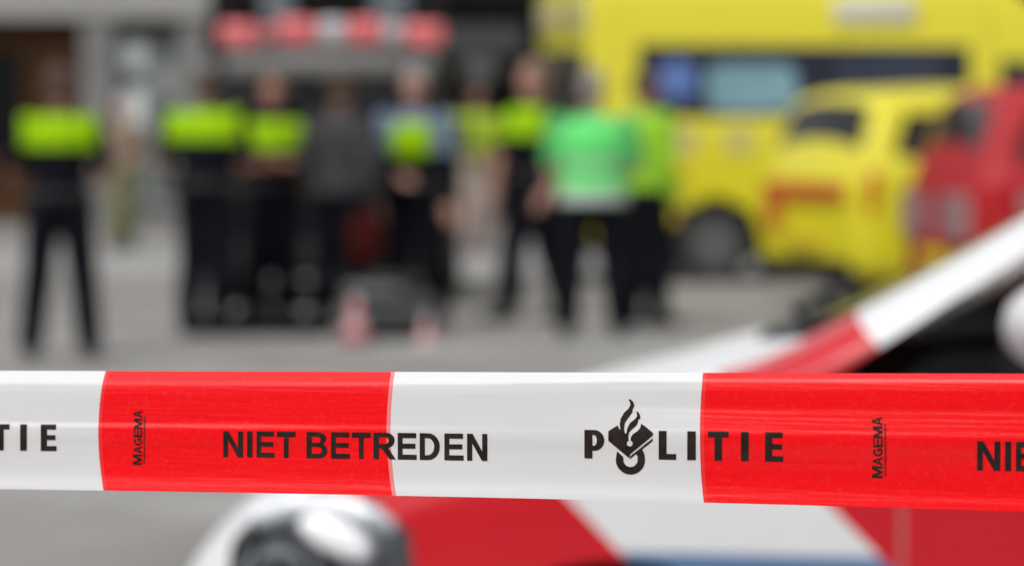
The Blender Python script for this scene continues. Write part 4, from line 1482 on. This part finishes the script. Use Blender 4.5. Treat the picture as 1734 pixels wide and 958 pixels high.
def lay(name, polys, parent=tape):
    """polys: list of [outer, hole, ...] in (a, b); cut along the rows of the film and set just above it"""
    bm = bmesh.new()
    for loops in polys:
        tris = tessellate_polygon([[Vector((x, y, 0)) for x, y in lp] for lp in loops])
        flat = [q for lp in loops for q in lp]
        vv = [bm.verts.new((q[0], q[1], 0)) for q in flat]
        for tr in tris:
            try:
                bm.faces.new([vv[i] for i in tr])
            except ValueError:
                pass
    lo, hi = min(v.co.y for v in bm.verts), max(v.co.y for v in bm.verts)
    for b in BV:
        if lo < b < hi:
            bmesh.ops.bisect_plane(bm, geom=bm.verts[:] + bm.edges[:] + bm.faces[:], dist=1e-7, plane_co=(0, b, 0), plane_no=(0, 1, 0))
    for v in bm.verts:
        v.co = tape_pt(v.co.x, v.co.y, .00022)
    me = bpy.data.meshes.new(name)
    bm.to_mesh(me)
    bm.free()
    return obj(name, me, INK, parent, angle=180)
def boxed(ch, a0, a1, b0, b1, s, h):
    return [[(a0 + x * (a1 - a0), b0 + y * (b1 - b0)) for x, y in lp] for lp in glyph(ch, s, h)]
NIET = [('N', .0868, .1012), ('I', .1040, .1079), ('E', .1107, .1236), ('T', .1252, .1385), ('B', .1462, .1610), ('E', .1634, .1768), ('T', .1780, .1914),
        ('R', .1931, .2088), ('E', .2100, .2232), ('D', .2252, .2391), ('E', .2422, .2554), ('N', .2577, .2716)]
POLI = [('P', .3369, .3502), ('L', .3861, .3976), ('I', .4048, .4104), ('T', .4182, .4318), ('I', .4397, .4448), ('E', .4552, .4670)]
PER = .502
# the police emblem: flame over an open law book, ring beneath (outline points in a sketch grid, y down)
EM_MAIN = [(65, 425), (80, 412), (165, 358), (188, 398), (196, 400), (190, 345), (200, 285), (238, 218), (288, 172), (308, 132), (300, 98), (285, 74), (312, 76), (340, 106), (350, 150), (332, 178), (328, 215),
           (280, 280), (246, 330), (238, 390), (246, 445), (262, 445), (270, 390), (300, 332), (350, 292), (378, 258), (376, 226), (364, 202), (396, 216), (416, 262), (408, 292), (392, 286), (388, 326),
           (368, 360), (318, 402), (290, 434), (282, 480), (286, 520), (268, 536), (265, 560), (280, 580), (300, 585), (320, 578), (331, 556), (325, 532), (308, 518),
           (310, 484), (332, 452), (380, 418), (412, 382), (422, 336), (480, 376), (548, 432), (548, 462), (420, 570), (304, 668), (296, 716), (65, 524)]
EM_STRIP = [(546, 492), (546, 522), (434, 612), (350, 678), (302, 722), (304, 690), (400, 612)]
EM_RING = [(160, 640), (228, 700), (230, 740)] + [(305 + 78 * math.cos(R(t)), 728 + 80 * math.sin(R(t))) for t in range(165, -20, -12)] + [(385, 690), (362, 664), (432, 612), (455, 660)] + \
          [(305 + 158 * math.cos(R(t)), 732 + 157 * math.sin(R(t))) for t in range(-12, 196, 9)]
def emb(p, sh):
    return (.3528 + sh + (p[0] - 65) / 483 * .0295, (848.6 - (665 + p[1] / 6.39)) / 217)
for n in (-2, -1, 0, 1, 2):
    sh = n * PER
    for nm, word in (('warning_text', NIET), ('police_text', POLI)):
        grp = bpy.data.objects.new(nm, None)
        grp.empty_display_size = .02
        link(grp, tape)
        for c, a0, a1 in word:
            if nm == 'warning_text':
                lay('letter', [boxed(c, a0 + sh, a1 + sh, .292, .508, 1.0 if c == 'I' else .26, .2)], grp)
            else:
                lay('letter', [boxed(c, a0 + sh, a1 + sh, .326, .55, {'I': 1.0, 'T': .37, 'L': .30, 'P': .31}.get(c, .40), .2)], grp)
    lay('police_emblem', [[[emb(p, sh) for p in EM_MAIN]], [[emb(p, sh) for p in EM_STRIP]], [[emb(p, sh) for p in EM_RING]]])
    # maker's name, reading upwards, with its small second line
    mk, b = [], .218
    for q, c in enumerate('MAGEMA'):
        wdt = .095 if c == 'M' else .068
        grow = 1.0 if q in (0, 5) else .86
        for_ = glyph(c, .3, .2)
        mk.append([[(.0281 + sh - y * .0068 * (.9 if q not in (0, 5) else 1.0), b + x * wdt * .94) for x, y in lp] for lp in for_])
        b += wdt
    b = .235
    rnd = random.Random(3)
    while b < .625:
        l_ = rnd.uniform(.012, .03)
        mk.append([[(.0292 + sh, b), (.0303 + sh, b), (.0303 + sh, b + l_), (.0292 + sh, b + l_)]])
        b += l_ + .008
    lay('maker_mark', mk)
